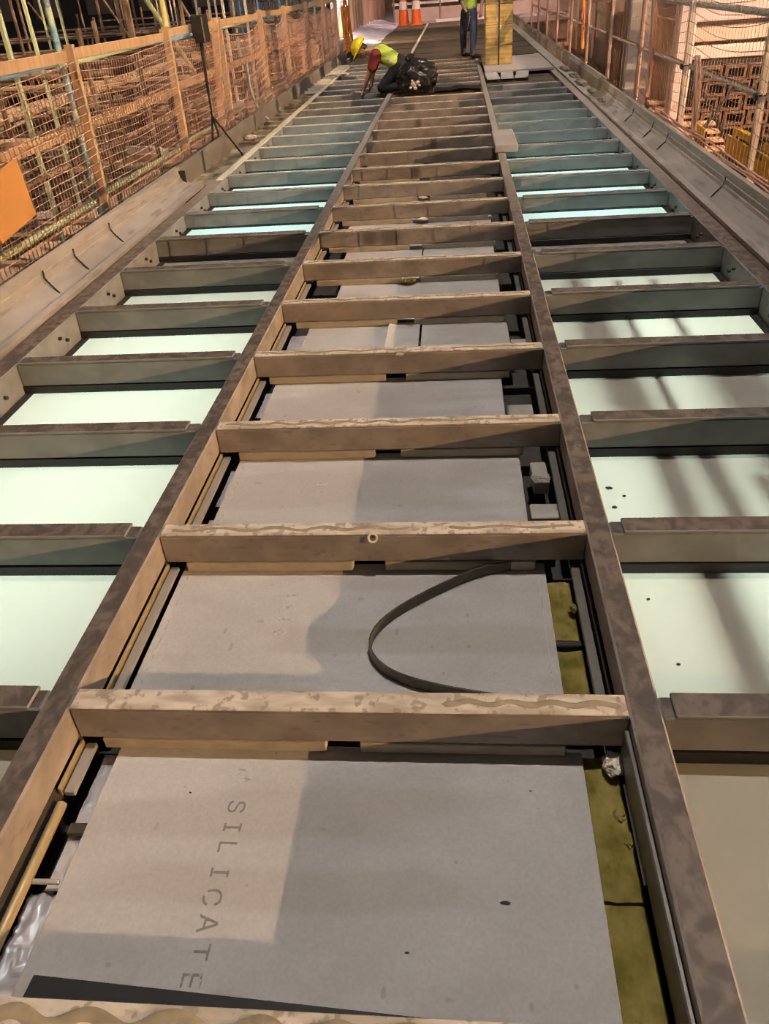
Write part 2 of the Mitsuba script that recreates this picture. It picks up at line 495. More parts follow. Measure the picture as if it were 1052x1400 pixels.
# ------------------------------------------------------------------ side bays: glass over a lit void
LIT = [j for j in range(1, 15) if j != 6]
ordn = ['nearest', 'second', 'third', 'fourth', 'fifth', 'sixth', 'seventh', 'eighth', 'ninth', 'tenth', 'eleventh', 'twelfth', 'thirteenth', 'fourteenth', 'fifteenth']
for s in (-1, 1):
    side = 'left' if s < 0 else 'right'
    for j in range(0, 15):
        ya, yb = yk(j - 1) - .02, yk(j) - BW + .02
        a, b = sorted((s * (XO + .005), s * (XE - .02)))
        look = 'glowing mint white' if j in LIT else 'unlit brownish'
        if j == 0: where = 'at the bottom %s corner' % side
        elif j == 6: where = 'the only dark one among the glowing panels of the %s bay' % side
        else: where = '%s in the %s bay from the camera' % (('first' if j == 1 else ordn[j - 1]), side)
        g = thing('glass_panel', '%s glass panel, %s' % (look.replace('unlit brownish', 'brownish'), where), 'glass panel', 'glass panels of the %s bay' % side)
        zp = -.176 if j < 7 else -.127
        v = np.array([[a, ya, zp], [b, ya, zp], [b, yb, zp], [a, yb, zp]])
        part(g, 'pane', trimesh.Trimesh(v, [[0, 1, 2], [0, 2, 3]], process=False), 'frosted_glass')
        e0, e1 = sorted((s * (XE - .045), s * (XE - .002)))
        part(g, 'gasket', bar(e0, e1, ya, yb, zp - .009, zp + .008, .003), 'black_gasket', label='black edge gasket')

for i, (x, y, r) in enumerate(((.93, 2.74, .013), (.98, 2.68, .007), (.93, 2.6, .01), (.95, 2.05, .006), (.98, 1.75, .006), (-1.02, 1.35, .012))):
    single('dirt_chip', lump((x, y, -.171), (r, r * .7, .004), 90 + i, .5, 2, 3), 'chip_dark', 'small dark crumb of dirt lying on the glass beside the long beam', 'dirt', 'crumbs on the glass')
# void under the deck, its partitions and its light panels
struct('floor', bar(-2.3, 2.3, -1.3, 31, -1.2, -1.1, 0), 'void', 'dark slab under the deck')
for s in (-1, 1):
    a, b = sorted((s * 2.1, s * 2.2))
    struct('wall_left' if s < 0 else 'wall_right', bar(a, b, .2, 31, -1.1, -.2, 0), 'void', 'dark side wall of the void under the deck')
    a, b = sorted((s * .76, s * .83))
    struct('partition', bar(a, b, .2, 31, -1.1, -.118, 0), 'void', 'dark partition under the long beam')
    a, b = sorted((s * .83, s * 2.1))
    for y in (yk(0) - .05, yk(5) - .06, yk(6) - .06, yk(14) - .02):
        struct('partition', bar(a, b, y - .02, y + .02, -1.1, -.18, 0), 'void', 'dark partition under the glass')
    for (ya, yb, col) in ((.3, yk(0) - .1, (.55, .44, .24) if s < 0 else (.3, .245, .14)), (yk(0), yk(5) - .1, (2.3, 2.85, 2.62)), (yk(6), yk(14) - .1, (2.0, 3.5, 3.8))):
        k = fresh('light_panel')
        xa, xb = a + .03, b - .03
        v = np.array([[xa, ya, -.8], [xb, ya, -.8], [xb, yb, -.8], [xa, yb, -.8]])
        scene[k] = mikit.ply(trimesh.Trimesh(v, [[0, 1, 2], [0, 2, 3]], process=False), 'material_void', emitter={'type': 'area', 'radiance': {'type': 'rgb', 'value': list(col)}})
        tag(k, 'long luminous panel lighting the %s glass from below, %s stretch' % ('left' if s < 0 else 'right', 'dim nearest' if ya < 1 else 'near' if ya < 5 else 'far'), 'light panel')
# pipes and a duct under the right glass, seen as soft dark streaks
for (x0, x1, y0, y1, w) in ((1.20, 1.215, 1.45, 3.35, .14), (1.18, 1.15, 3.4, 4.75, .25), (1.13, 1.13, 4.8, 5.35, .13), (1.345, 1.35, 3.3, 4.75, .045), (1.39, 1.37, 2.3, 3.25, .12),
                             (1.7, 1.7, 2.85, 3.95, .4), (1.58, 1.55, 2.3, 2.83, .12), (1.6, 1.62, 4.0, 5.3, .05), (1.4, 1.39, 4.8, 5.3, .05)):
    zc = -.19 - w / 2
    p, q = (x0, y0, zc), (x1, y1, zc)
    single('service_pipe', tube(p, q, w / 2, 10), 'void', 'dark pipe lying under the right-hand glass, seen as a soft streak', 'pipe', 'pipes under the right glass', smooth=40)

# ------------------------------------------------------------------ middle bay: boards, ledges, foil, wool
ZB = -.16
names = ['nearest', 'second', 'third', 'fourth', 'fifth', 'sixth', 'seventh', 'eighth', 'ninth', 'tenth']


def board(name, x0, x1, y0, y1, z=ZB, rz=0, th=.022):
    return moved(bar(-(x1 - x0) / 2, (x1 - x0) / 2, -(y1 - y0) / 2, (y1 - y0) / 2, -th, 0, .002), ((x0 + x1) / 2, (y0 + y1) / 2, z), rz)


def letter(ch, x, y, h, k=1.0):
    m = meshkit.text_mesh(ch, h, .0006)
    v = np.array(m.vertices)
    v[:, 0] -= (v[:, 0].max() + v[:, 0].min()) / 2
    v[:, 0] *= k
    v[:, 1] -= h / 2
    return trimesh.Trimesh(np.stack([x + v[:, 1], y - v[:, 0], ZB + .0002 + v[:, 2]], 1), m.faces, process=False)


b0 = thing('silicate_board', 'nearest pale silicate board, stencilled SILICATE down its left part', 'board', 'boards in the middle bay')
part(b0, 'panel', board('b', -.65, .643, .70, 1.41, rz=-.006), 'board')
let = [('S', -.265, 1.212), ('I', -.262, 1.152), ('L', -.262, 1.097), ('I', -.264, 1.03), ('C', -.266, .968), ('A', -.260, .906), ('T', -.263, .843), ('E', -.264, .782)]
for c, x, y in let: part(b0, 'stencil_letter', letter(c, x, y, .046, 1.05), 'stencil')
part(b0, 'stencil_letter', letter('M', -.266, 1.31, .04), 'stencil_faint', label='worn stencilled letter M')
for (x, y, sz) in ((.42, .98, .012), (.2, .86, .005), (-.4, 1.25, .004), (.5, 1.28, .004)):
    part(b0, 'scrap', lump((x, y, ZB + .002), (sz, sz * .35, .002), int(x * 100) + 50, .5, 2), 'chip_dark', label='dark scrap')
b1 = thing('silicate_board', 'second pale board from the camera, under the curved steel band', 'board', 'boards in the middle bay')
part(b1, 'panel', board('b', -.7, .622, 1.5, 2.236), 'board')
for xa in (-.672, .594): part(b1, 'score_line', bar(xa, xa + .0025, 1.5, 2.236, ZB, ZB + .0005, 0), 'stencil_faint', label='scored line along the edge')
for i, c in enumerate('ILIC'): part(b1, 'stencil_letter', letter(c, -.262 - .004 * i, 2.06 - .062 * i, .04), 'stencil_faint')
b2 = thing('silicate_board', 'third pale board from the camera, left of a grey packing block', 'board', 'boards in the middle bay')
part(b2, 'panel', board('b', -.67, .585, 2.3, 3.04), 'board')
part(b2, 'score_line', bar(-.64, -.637, 2.3, 3.04, ZB, ZB + .0005, 0), 'stencil_faint', label='scored line along the edge')
for i, c in enumerate('IL'): part(b2, 'stencil_letter', letter(c, -.262, 2.78 - .062 * i, .04), 'stencil_faint')
b3 = thing('silicate_board', 'fourth pale board from the camera, with a small dark chip at its front', 'board', 'boards in the middle bay')
part(b3, 'panel', board('b', -.66, .545, 3.1, 3.84), 'board')
b4a = thing('silicate_board', 'left pale board of the fifth gap, beside a lifted sheet', 'board', 'boards in the middle bay')
part(b4a, 'panel', board('b', -.6, -.08, 3.9, 4.64), 'board')
b4b = thing('silicate_board', 'right pale board of the fifth gap, larger and greyer', 'board', 'boards in the middle bay')
part(b4b, 'panel', board('b', .105, .62, 3.9, 4.64, rz=.01), 'board')
b4c = thing('board_offcut', 'narrow curled board offcut between the two boards of the fifth gap', 'board')
part(b4c, 'panel', sheet(-.1, .092, 3.9, 4.63, 9, 3, lambda X, Y: ZB + .006 + .012 * np.exp(-((X + .1) / .03) ** 2)), 'board', smooth=True)
for i, j in enumerate((5, 6, 7, 8)):
    if j < 7:
        xs = ((-.55, .05), (.06, .6)) if j == 6 else ((-.5, .6),)
    else:
        xs = ((-.62, .62),)
    for q, (xa, xb) in enumerate(xs):
        side = '' if len(xs) == 1 else (', left piece' if q == 0 else ', right piece')
        t = thing('silicate_board', 'pale board seen as a thin sliver in the %s gap from the camera%s' % (['sixth', 'seventh', 'eighth', 'ninth'][i], side), 'board', 'boards in the middle bay')
        part(t, 'panel', board('b', xa, xb, yk(j - 1) + .03, yk(j) - .02, rz=.004 * (-1) ** j), 'board')
# packing strips under the beams with a notch in the middle
for k in range(0, 11):
    yf = yk(k) - BW - .004
    for (xa, xb) in ((-.69, -.05), (.045, .6)):
        single('packing_strip', bar(xa + .01 * (k % 3), xb - .012 * (k % 2), yf + .002, yf + .05, -.158, -.1185, .003), 'strip_tan',
               'tan packing strip under the %s middle cross beam, %s of the notch' % (['first', 'second', 'third', 'fourth', 'fifth', 'sixth', 'seventh', 'eighth', 'ninth', 'tenth', 'eleventh'][k], 'left' if xa < 0 else 'right'),
               'packing strip', 'packing strips under the middle beams')
# ledge rails along both long beams in the gaps
for j in range(0, 11):
    ya, yb = yk(j - 1) + .003, yk(j) - BW - .003
    if j == 0: ya = 1.225
    t = thing('ledge_rail', 'metal ledge rail along the left long beam, %s gap from the camera' % (['first', 'second', 'third', 'fourth', 'fifth', 'sixth', 'seventh', 'eighth', 'ninth', 'tenth', 'eleventh'][j]), 'rail', 'ledge rails on the left')
    part(t, 'lip', bar(-.752, -.742, ya, yb, -.15, -.119, .002), 'rail_gold', label='brassy lip')
    part(t, 'flat', bar(-.738, -.708, ya, yb, -.15, -.134, .002), 'rail_silver', label='silver flat bar')
    if j > 0:
        t = thing('ledge_rail', 'grey ledge rail along the right long beam, %s gap from the camera' % (['first', 'second', 'third', 'fourth', 'fifth', 'sixth', 'seventh', 'eighth', 'ninth', 'tenth', 'eleventh'][j]), 'rail', 'ledge rails on the right')
        part(t, 'flat', bar(.706, .736, ya, yb, -.15, -.134, .002), 'rail_grey')
        part(t, 'lip', bar(.742, .752, ya, yb, -.15, -.119, .002), 'dark_steel', label='dark lip')
t = thing('ledge_rail', 'grey metal ledge rail beside the yellow wool at the bottom right', 'rail', 'ledge rails on the right')
part(t, 'flat', bar(.742, .7555, .0, 1.385, -.15, -.04, .003), 'rail_grey')
part(t, 'white_seal', bar(.737, .742, 1.03, 1.3, -.155, -.148, .001), 'white_seal', label='white sealant line')
# wool on the right, foil blankets on the left, dark rusty pipe


def wool(x0, x1, y0, y1, z, seed, amp=.02):
    return sheet(x0, x1, y0, y1, 30, int((y1 - y0) / .012), lambda X, Y: z + amp * (meshkit.fbm(np.stack([X * 14, Y * 14, X * 0], -1), 4, seed) - .5) + .006 * (meshkit.noise(np.stack([X * 90, Y * 90, X * 0], -1), seed) - .5))


def slab_of(top, z0):
    """close a height sheet into a solid slab with bottom z0"""
    v = np.array(top.vertices)
    lo = v.copy(); lo[:, 2] = z0
    n = len(v)
    f = np.array(top.faces)
    e = trimesh.Trimesh(v, f, process=False)
    edges = e.edges[trimesh.grouping.group_rows(e.edges_sorted, require_count=1)]
    sides = np.vstack([[[a, b + n, b], [a, a + n, b + n]] for a, b in edges])
    m = trimesh.Trimesh(np.vstack([v, lo]), np.vstack([f, f[:, ::-1] + n, sides]), process=False)
    return m


single('wool_slab', slab_of(wool(.5, .735, .3, .99, -.172, 1), -.24), 'wool', 'yellow mineral wool slab at the bottom right beside the nearest board', 'insulation', 'wool slabs', smooth=60)
single('wool_slab', slab_of(wool(.5, .735, 1.0, 1.40, -.17, 2), -.24), 'wool', 'yellow mineral wool slab beside the far right corner of the nearest board', 'insulation', 'wool slabs', smooth=60)
single('wool_slab', slab_of(wool(.5, .705, 1.5, 1.82, -.19, 3), -.25), 'wool', 'olive mineral wool slab right of the second board, nearer the camera than the dark bar', 'insulation', 'wool slabs', smooth=60)
single('wool_slab', slab_of(wool(.5, .705, 1.87, 2.16, -.19, 4), -.25), 'wool', 'olive mineral wool slab right of the second board, beyond the dark bar', 'insulation', 'wool slabs', smooth=60)
single('cross_bar', bar(.5, .74, 1.83, 1.855, -.2, -.175, .003), 'dark_steel', 'dark steel bar between the two wool slabs beside the second board', 'bar')
single('wool_tuft', lump((.725, 1.36, -.145), (.03, .035, .016), 5, .5, 3, 4), 'chip_light', 'pale crumpled tuft of wool at the far right corner of the nearest gap', 'insulation scrap', smooth=40)
for i, (x, y) in enumerate(((.73, 1.15), (.715, 1.22), (.72, 1.75), (.7, 2.0), (.72, 1.6))):
    single('wool_tuft', lump((x, y, -.165), (.014, .02, .01), 20 + i, .6, 2, 4), 'wool', 'small loose tuft of wool along the right ledge', 'insulation scrap', 'loose wool tufts', smooth=40)


def foil(x0, x1, y0, y1, z, seed, amp=.02):
    nx, ny = max(8, int((x1 - x0) / .005)), int((y1 - y0) / .005)
    def zf(X, Y):
        P = np.stack([X * 26, Y * 18, X * 0], -1)
        a = np.abs(meshkit.noise(P, seed) - .5) * 2
        b = np.abs(meshkit.noise(P * 2.3 + 3, seed + 1) - .5) * 2
        return z + amp * (a + .5 * b - .6)
    return sheet(x0, x1, y0, y1, nx, ny, zf)


for (x0, x1, y0, y1, nm) in ((-.735, -.55, .62, .98, 'crumpled silver foil at the bottom left beside the nearest board'),
                             (-.70, -.55, .985, 1.13, 'dull silver foil flap left of the nearest board, above the crumpled piece'),
                             (-.70, -.55, 1.16, 1.39, 'silver foil sheet in the far left corner of the nearest gap')):
    single('foil_blanket', foil(x0, x1, y0, y1, -.19, int(y0 * 100), .02 if y0 < .9 else .005), 'foil', nm, 'foil', 'foil pieces of the nearest gap', smooth=40)
for j in range(1, 5):
    for (fa, fb, w) in ((.05, .42, 'nearer'), (.55, .95, 'further')):
        ya, yb = yk(j - 1) + fa * .72, yk(j - 1) + fb * .72
        single('foil_blanket', foil(-.705, -.6, ya, yb, -.19, j * 11 + int(fa * 10), .006), 'foil', 'grey foil strip left of the board in the %s gap, the %s of two' % (['', 'second', 'third', 'fourth', 'fifth'][j], w), 'foil', 'foil strips beside the boards', smooth=40)
single('rusty_pipe', tube((-.742, .25, -.17), (-.735, 1.2, -.15), .014, 10), 'rail_gold', 'brown pipe along the left long beam at the bottom left', 'pipe', smooth=40)
single('bracket_bar', bar(-.75, -.655, .985, .997, -.165, -.155, .002), 'grey_rail', 'thin grey bar crossing the foil at the bottom left', 'bar')
single('bracket_bar', bar(-.70, -.64, 1.125, 1.16, -.18, -.168, .003), 'strap', 'brown bar end between the foil pieces left of the nearest board', 'bar')
struct('floor', bar(-.755, .755, -1.0, 20.6, -.3, -.25, 0), 'void', 'dark base below the boards')
single('rubber_strip', trimesh.convex.convex_hull(np.array([(x, y, z) for x, y in ((-.618, .776), (.66, .708), (.66, .62), (-.625, .70)) for z in (ZB + .001, ZB + .006)])), 'black_rubber', 'black rubber strip lying along the front edge of the nearest board', 'rubber strip')
# packing blocks right of the third board and small pieces
pb = thing('packing_block', 'grey torn packing block standing right of the third board', 'block')
part(pb, 'block', moved(bar(-.032, .032, -.1, .06, -.03, .03, .004), (.655, 2.83, -.16), .03), 'concrete')
part(pb, 'torn_wrap', lump((.655, 2.765, -.13), (.034, .03, .009), 9, .7, 4, 4), 'concrete', smooth=20, label='pale torn wrapping')
single('packing_block', moved(bar(-.06, .06, -.05, .05, -.02, .02, .004), (.66, 2.56, -.175)), 'concrete', 'grey flat block below the torn one, right of the third board', 'block')
single('packing_block', moved(bar(-.045, .045, -.05, .05, -.02, .02, .004), (.62, 2.3, -.175)), 'void', 'dark block under the beam right of the third board', 'block')
single('packing_block', moved(bar(-.06, .06, -.09, .09, -.02, .02, .004), (.62, 3.4, -.18)), 'concrete', 'grey plate right of the fourth board', 'block')
single('packing_block', moved(bar(-.05, .05, -.1, .1, -.02, .02, .004), (.67, 4.2, -.17)), 'concrete', 'grey plate right of the fifth gap boards', 'block')
for j in (5, 6, 7, 8):
    single('packing_block', bar(.61, .68, yk(j) - .26, yk(j) - .12, -.2, -.13, .004), 'void', 'dark block right of the boards in the %s gap' % ['sixth', 'seventh', 'eighth', 'ninth'][j - 5], 'block')
single('slate_chip', moved(trimesh.convex.convex_hull(np.array([(x, y, z) for x, y in ((-.04, -.03), (.035, -.03), (.04, .0), (.0, .02), (-.02, .005)) for z in (0, .012)])), (.06, 3.2, ZB + .001)), 'chip_dark', 'small dark chip lying at the front of the fourth board', 'chip')
single('wool_scrap', lump((-.02, yk(5) - .1, -.135), (.05, .03, .012), 4, .6, 3, 4), 'wool', 'yellow wool scrap poking out below the sixth middle beam', 'insulation scrap', smooth=40)
for k, xx in ((7, .03), (8, .0)):
    single('mortar_lump', lump((xx, yk(k) - .09, -.125), (.045, .02, .012), k, .5, 3, 3), 'chip_light', 'pale mortar lump in the notch below the %s middle beam' % ('eighth' if k == 7 else 'ninth'), 'mortar lump', smooth=40)
# the curved band
cp = np.array([(.53, 2.205), (.45, 2.18), (.349, 2.135), (.199, 2.027), (.1, 1.935), (.05, 1.86), (.036, 1.80), (.05, 1.739), (.122, 1.663), (.277, 1.605), (.45, 1.57)])
from scipy.interpolate import CubicSpline
tt = np.linspace(0, 1, len(cp)); cs = CubicSpline(tt, cp)
PP = cs(np.linspace(0, 1, 60))
single('steel_band', ribbon(np.column_stack([PP, np.full(60, ZB + .001)]), (0, 0, 1), .04, .006), 'strap', 'curved dark steel band standing on edge on the second board', 'steel band', smooth=40)

# ------------------------------------------------------------------ edges: gutters, upstands, dirt
for s in (-1, 1):
    side = 'left' if s < 0 else 'right'
    y0, y1 = (2.0, 8.15) if s < 0 else (2.0, 13.0)
    P = [(2.204, .004), (2.202, .03), (2.262, .032), (2.275, .018), (2.398, .078), (2.404, .1), (2.414, .104), (2.418, .14), (2.424, .144), (2.43, .2), (2.47, .207), (2.475, -.12)]
    g = thing('gutter_trim', 'stepped grey aluminium gutter trim along the %s edge of the deck' % side, 'gutter', 'gutter trims')
    if s < 0:
        part(g, 'pan', profile_y([(-x, z) for x, z in P][::-1], y0, y1), 'alu')
    else:
        part(g, 'pan', profile_y(P, y0, y1), 'alu')
    for i, yy in enumerate((4.9, 5.4, 6.1) if s < 0 else (6.6, 8.6, 9.3, 10.4)):
        P3 = [(s * 2.30, yy, .03), (s * 2.345, yy + .02, .068), (s * 2.385, yy + .05, .09), (s * 2.395, yy + .04, .12), (s * 2.41, yy + .07, .16)]
        part(g, 'wire_tie', path_tube(P3, .006, 6), 'dark_steel', label='dark wire tie')
# gap line next to the edge beams
for s in (-1, 1):
    a, b = sorted((s * 2.2, s * 2.21))
    struct('trim', bar(a, b, 2, 21, -.2, -.01, 0), 'black_gasket', 'dark joint beside the edge beam')
# left upstand plate beyond the trim, dirt bed in front of it
up = thing('upstand_plate', 'long grey steel upstand plate below the left fence', 'upstand')
for i in range(5):
    ya = 8.1 + i * 2.9
    part(up, 'plate', bar(-2.45, -2.43, ya, ya + 2.89, -.1, .205 + .004 * (i % 2), .003), 'plate_grey')
part(up, 'end_return', bar(-2.45, -2.36, 8.1, 8.115, -.05, .17, .003), 'dark_steel')
dirtm = sheet(-2.43, -2.2, 8.05, 21, 14, 500, lambda X, Y: -.02 + .05 * (meshkit.fbm(np.stack([X * 7, Y * 4, X * 0], -1), 4, 5) - .4))
single('dirt_bed', slab_of(dirtm, -.12), 'dirt', 'strip of caked dirt and rubble between the upstand and the left edge beam', 'dirt', kind='stuff', smooth=60)
for i in range(26):
    yy = 10.6 + i * .4
    single('joist_stub', bar(-2.42, -2.16, yy, yy + .06, -.02, .02 + .004 * (i % 3), .004), 'cream_paint' if i > 12 else 'dirt', 'short stub of joist crossing the dirt strip left of the edge beam', 'joist stub', 'joist stubs along the left edge')
single('rag', lump((-2.33, 10.9, .03), (.07, .05, .03), 6, .5, 3, 3), 'rag', 'small pale rag on the dirt strip by the left upstand', 'rag', smooth=40)
# right upstand: tall dirty plate in the distance with bright lip
up = thing('upstand_plate', 'long dirty metal upstand running along the right edge in the distance', 'upstand')
part(up, 'plate', bar(2.42, 2.45, 12.9, 36, -.1, .18, .004), 'alu')
part(up, 'lip', profile_y([(2.44, .185), (2.47, .22), (2.5, .22), (2.52, .05)], 12.9, 36), 'alu')
part(up, 'floor_strip', bar(2.215, 2.42, 12.9, 36, -.1, .01, .003), 'concrete')
for i in range(5):
    lm = lump((2.34 + .03 * (i % 2), 12.2 + 1.15 * i, .015), (.08, .42, .035), 50 + i, .5, 3, 3)
    single('mortar_lump', lm, 'dirt', 'dirt and mortar caked in the right gutter, heap %s from the camera' % ['first', 'second', 'third', 'fourth', 'fifth'][i], 'mortar lump', 'mortar heaps in the right gutter', smooth=50)


# ------------------------------------------------------------------ fences
def net(x, y0, y1, z0, z1, cell, r, seed, sag=.03, lean=0.0):
    """a knotted square net as thin three-sided strands, sagging between its posts"""
    out = []
    def P(Y, Z):
        u = (Y - y0) / (y1 - y0)
        q = np.stack([Y * 1.5, Z * 2.0, np.full_like(Y, seed)], -1)
        d = meshkit.noise(q, seed) - .5
        e = meshkit.noise(q * 1.7 + 11, seed + 3) - .5
        return np.stack([x + .07 * d * np.sin(np.pi * np.clip(u, 0, 1)) + lean * (Z - z0), Y + .02 * e, Z - sag * np.sin(np.pi * np.clip(u, 0, 1)) * (.4 + (Z - z0)) + .05 * d * u * (1 - u) * 4], -1)
    ny, nz = int((y1 - y0) / cell), int((z1 - z0) / cell)
    for i in range(nz + 1):
        Y = np.linspace(y0, y1, max(6, ny // 2))
        out.append(path_tube(P(Y, np.full_like(Y, z0 + (z1 - z0) * i / nz)), r, 3))
    for j in range(ny + 1):
        Z = np.linspace(z0, z1, max(4, nz // 2))
        out.append(path_tube(P(np.full_like(Z, y0 + (y1 - y0) * j / ny), Z), r, 3))
    return cat_(out)


FX = -2.72
posts_l = [1.9, 4.4, 6.93, 9.42, 11.62, 14.2, 16.25, 18.7, 21.2, 23.4]
nth = ['first', 'second', 'third', 'fourth', 'fifth', 'sixth', 'seventh', 'eighth', 'ninth', 'tenth', 'eleventh', 'twelfth']
for i, y in enumerate(posts_l):
    if i == 0: continue
    single('fence_post', beam((FX - .0, y - .04, -.15 if i > 0 else 0), (FX, y + .04, 1.34), .075, .05, .004, (0, 1, 0)), 'timber', 'brown timber fence post on the left, %s from the camera' % nth[i - 1], 'post', 'left fence posts')
single('fence_post', beam((FX - .05, 11.2, 0), (FX, 11.5, 1.34), .09, .05, .004, (0, 1, 0)), 'timber', 'broad brown timber post leaning beside the fourth left fence post', 'post', 'left fence posts')
for i in range(len(posts_l) - 1):
    ya, yb = posts_l[i], posts_l[i + 1]
    for z, nm in ((1.27, 'top'), (.76, 'middle')):
        single('fence_rail', beam((FX - .04, ya, z + .01 * (i % 2)), (FX - .04, yb, z - .01 * (i % 3)), .08, .035, .003, (1, 0, 0)), 'timber', 'brown timber %s rail of the left fence, %s bay from the camera' % (nm, nth[i]), 'rail', 'left fence rails')
    m = 'green_tube' if i < 4 else 'cream_paint'
    single('fence_rail', tube((FX - .09, ya, .2), (FX - .09, yb, .16), .026, 10), 'blue_tube' if i == 0 else m, '%s round bottom tube of the left fence, %s bay from the camera' % ('blue' if i == 0 else ('light green' if i < 4 else 'cream'), nth[i]), 'rail', 'left fence tubes', smooth=40)
    single('fence_rail', tube((FX - .12, ya, 1.2), (FX - .14, yb, 1.22), .024, 10), 'green_tube' if i % 2 == 0 else 'blue_tube', '%s tube under the top rail of the left fence, %s bay from the camera' % ('light green' if i % 2 == 0 else 'blue', nth[i]), 'rail', 'left fence tubes', smooth=40)
    single('safety_net', net(FX + .03, ya, yb, .0, 1.22, .06 if i < 4 else .09, .0034 if i < 4 else .0055, 40 + i, .03 if i < 4 else .09), 'net', 'orange brown safety net hung on the left fence, %s bay from the camera' % nth[i], 'safety net', 'nets of the left fence')
single('orange_panel', moved(bar(-.006, .006, -.42, .13, -.19, .19, .002), (FX + .06, 5.42, .56), rx=.1), 'orange_board', 'perforated orange board hung on the left fence at the picture edge', 'board')
# right fence
RX = 2.72
posts_r = [4.7, 7.1, 9.55, 12.0, 14.4, 16.9, 19.4, 22.0, 24.5, 27.0, 29.5]
for i, y in enumerate(posts_r):
    if i == 0: continue
    if y < 11:
        k = single('fence_post', beam((RX, y, .08), (RX + .0, y + .08, 1.9), .055, .05, .004, (0, 1, 0)), 'pale_beam', 'pale perforated fence post on the right, %s' % ('nearest the camera' if i == 1 else 'second from the camera'), 'post', 'right fence posts')
        single('clamp', bar(RX - .05, RX + .05, y + .0, y + .09, .62, .67, .01), 'dark_steel', 'dark coupler clamp on the %s right fence post' % ('nearest' if i == 1 else 'second'), 'clamp', 'clamps of the right fence')
    else:
        single('fence_post', tube((RX, y, .05), (RX, y, 1.9), .03, 8), 'net_brown', 'thin reddish fence post on the right, %s from the camera' % nth[i - 1], 'post', 'right fence posts', smooth=40)
for i in range(len(posts_r) - 1):
    ya, yb = posts_r[i], posts_r[i + 1]
    for z, nm in ((1.19, 'top'), (.64, 'middle')):
        if i < 4 or nm == 'middle':
            single('fence_rail', tube((RX + .05, ya, z), (RX + .05, yb, z), .028, 8), 'grey_rail' if i < 3 else 'net_brown', '%s %s rail of the right fence, %s bay from the camera' % ('grey' if i < 3 else 'thin reddish', nm, nth[i]), 'rail', 'right fence rails', smooth=40)
    single('safety_net', net(RX - .03, ya, yb, .12, 1.9, .09 if i < 3 else .2, .003 if i < 3 else .0022, 80 + i, .07), 'net', 'thin pinkish safety net on the right fence, %s bay from the camera' % nth[i], 'safety net', 'nets of the right fence')
for i in range(3):
    ya, yb = (4.5, 10.2)
    yy = np.linspace(ya, yb, 60)
    P3 = np.stack([2.53 + .02 * i + .01 * np.sin(yy * 2.2 + i * 2), yy, .172 + .018 * i + .006 * np.sin(yy * 3.1 + i)], 1)
    single('net_rope', path_tube(P3, .008, 6), 'net', 'bunched pink net edge rope lying along the right gutter, %s' % ['lowest', 'middle', 'topmost'][i], 'rope', 'net ropes along the right gutter', smooth=50)
# hanging orange net folds on the right
for (y, z0, z1, dx) in ((11.2, .2, 1.5, .0), (8.9, .12, .8, .02), (17.2, .3, 1.9, .0)):
    out = []
    for q in range(5):
        zz = np.linspace(z0, z1, 24)
        t = (zz - z0) / (z1 - z0)
        out.append(path_tube(np.stack([RX - .06 + .02 * np.sin(q * 2 + t * 3), y - .22 * (1 - t) + .05 * (q - 2) * t * (1.2 - t) * 1.5 + .5 * t * (y > 15), zz], 1), .011 + .004 * (q % 2), 5))
    single('net_bunch', cat_(out), 'net_orange' if y > 15 else 'net', ('bright orange bunched net hanging on the far part of the right fence' if y > 15 else 'bunched pink orange net hanging from the right fence, %s' % ('short one by the nearer post' if y < 10 else 'tall one by the concrete column')), 'safety net', smooth=40)
fan = [path_tube(np.stack([np.full(20, -2.6) + .03 * np.sin(np.linspace(0, 5, 20) + q), np.linspace(23.5 + .16 * q, 24.0 + .05 * q, 20), np.linspace(.03, 1.7, 20)], 1), .016, 5) for q in range(17)]
fan += [path_tube(np.stack([np.full(10, -2.6) + .02 * np.sin(np.linspace(0, 9, 10) + q), np.linspace(23.5 + .5 * t, 26.06 - 1.26 * t, 10), np.full(10, .05 + 1.6 * t)], 1), .014, 5) for q, t in enumerate(np.linspace(0, 1, 22))]
single('net_bunch', cat_(fan), 'net_orange', 'bright orange net draped at the far end of the left fence', 'safety net', smooth=40)

# cables, conduit and box on the left fence
bx = thing('junction_box', 'dark junction box hung on top of the left fence', 'box')
part(bx, 'box', bar(FX + .02, FX + .16, 10.35, 10.6, 1.13, 1.4, .012), 'dark_steel')
part(bx, 'gland', tube((FX + .08, 10.45, 1.06), (FX + .08, 10.45, 1.14), .02, 8), 'black_rubber', smooth=40)
for i, (x, y) in enumerate(((-2.54, 9.78), (-2.44, 9.95), (-2.15, 9.66))):
    t = np.linspace(0, 1, 30)
    top = np.array([FX + .08, 10.4 + .03 * i, 1.07]); mid = np.array([-2.66, 10.45, .36]); end = np.array([x, y, .03])
    A = (1 - t)[:, None] ** 2 * top + 2 * (t * (1 - t))[:, None] * mid + (t ** 2)[:, None] * end
    P3 = np.vstack([np.linspace(top, mid, 16)[:-1], np.linspace(mid, end, 12)])
    single('cable', path_tube(P3, .011, 6), 'black_rubber', 'black cable hanging from the junction box on the left fence, %s of three ends' % ['left', 'middle', 'right'][i], 'cable', 'cables from the junction box', smooth=40)
t = np.linspace(0, 1, 20)
single('conduit', path_tube(np.stack([-2.62 + .24 * t ** 3, 12.5 - .1 * t, .75 * (1 - t) ** 1.2 + .03], 1), .018, 8), 'grey_rail', 'bent grey conduit over the left upstand plate', 'pipe', smooth=40)

# ------------------------------------------------------------------ scaffold on the left
tube_cache = {}


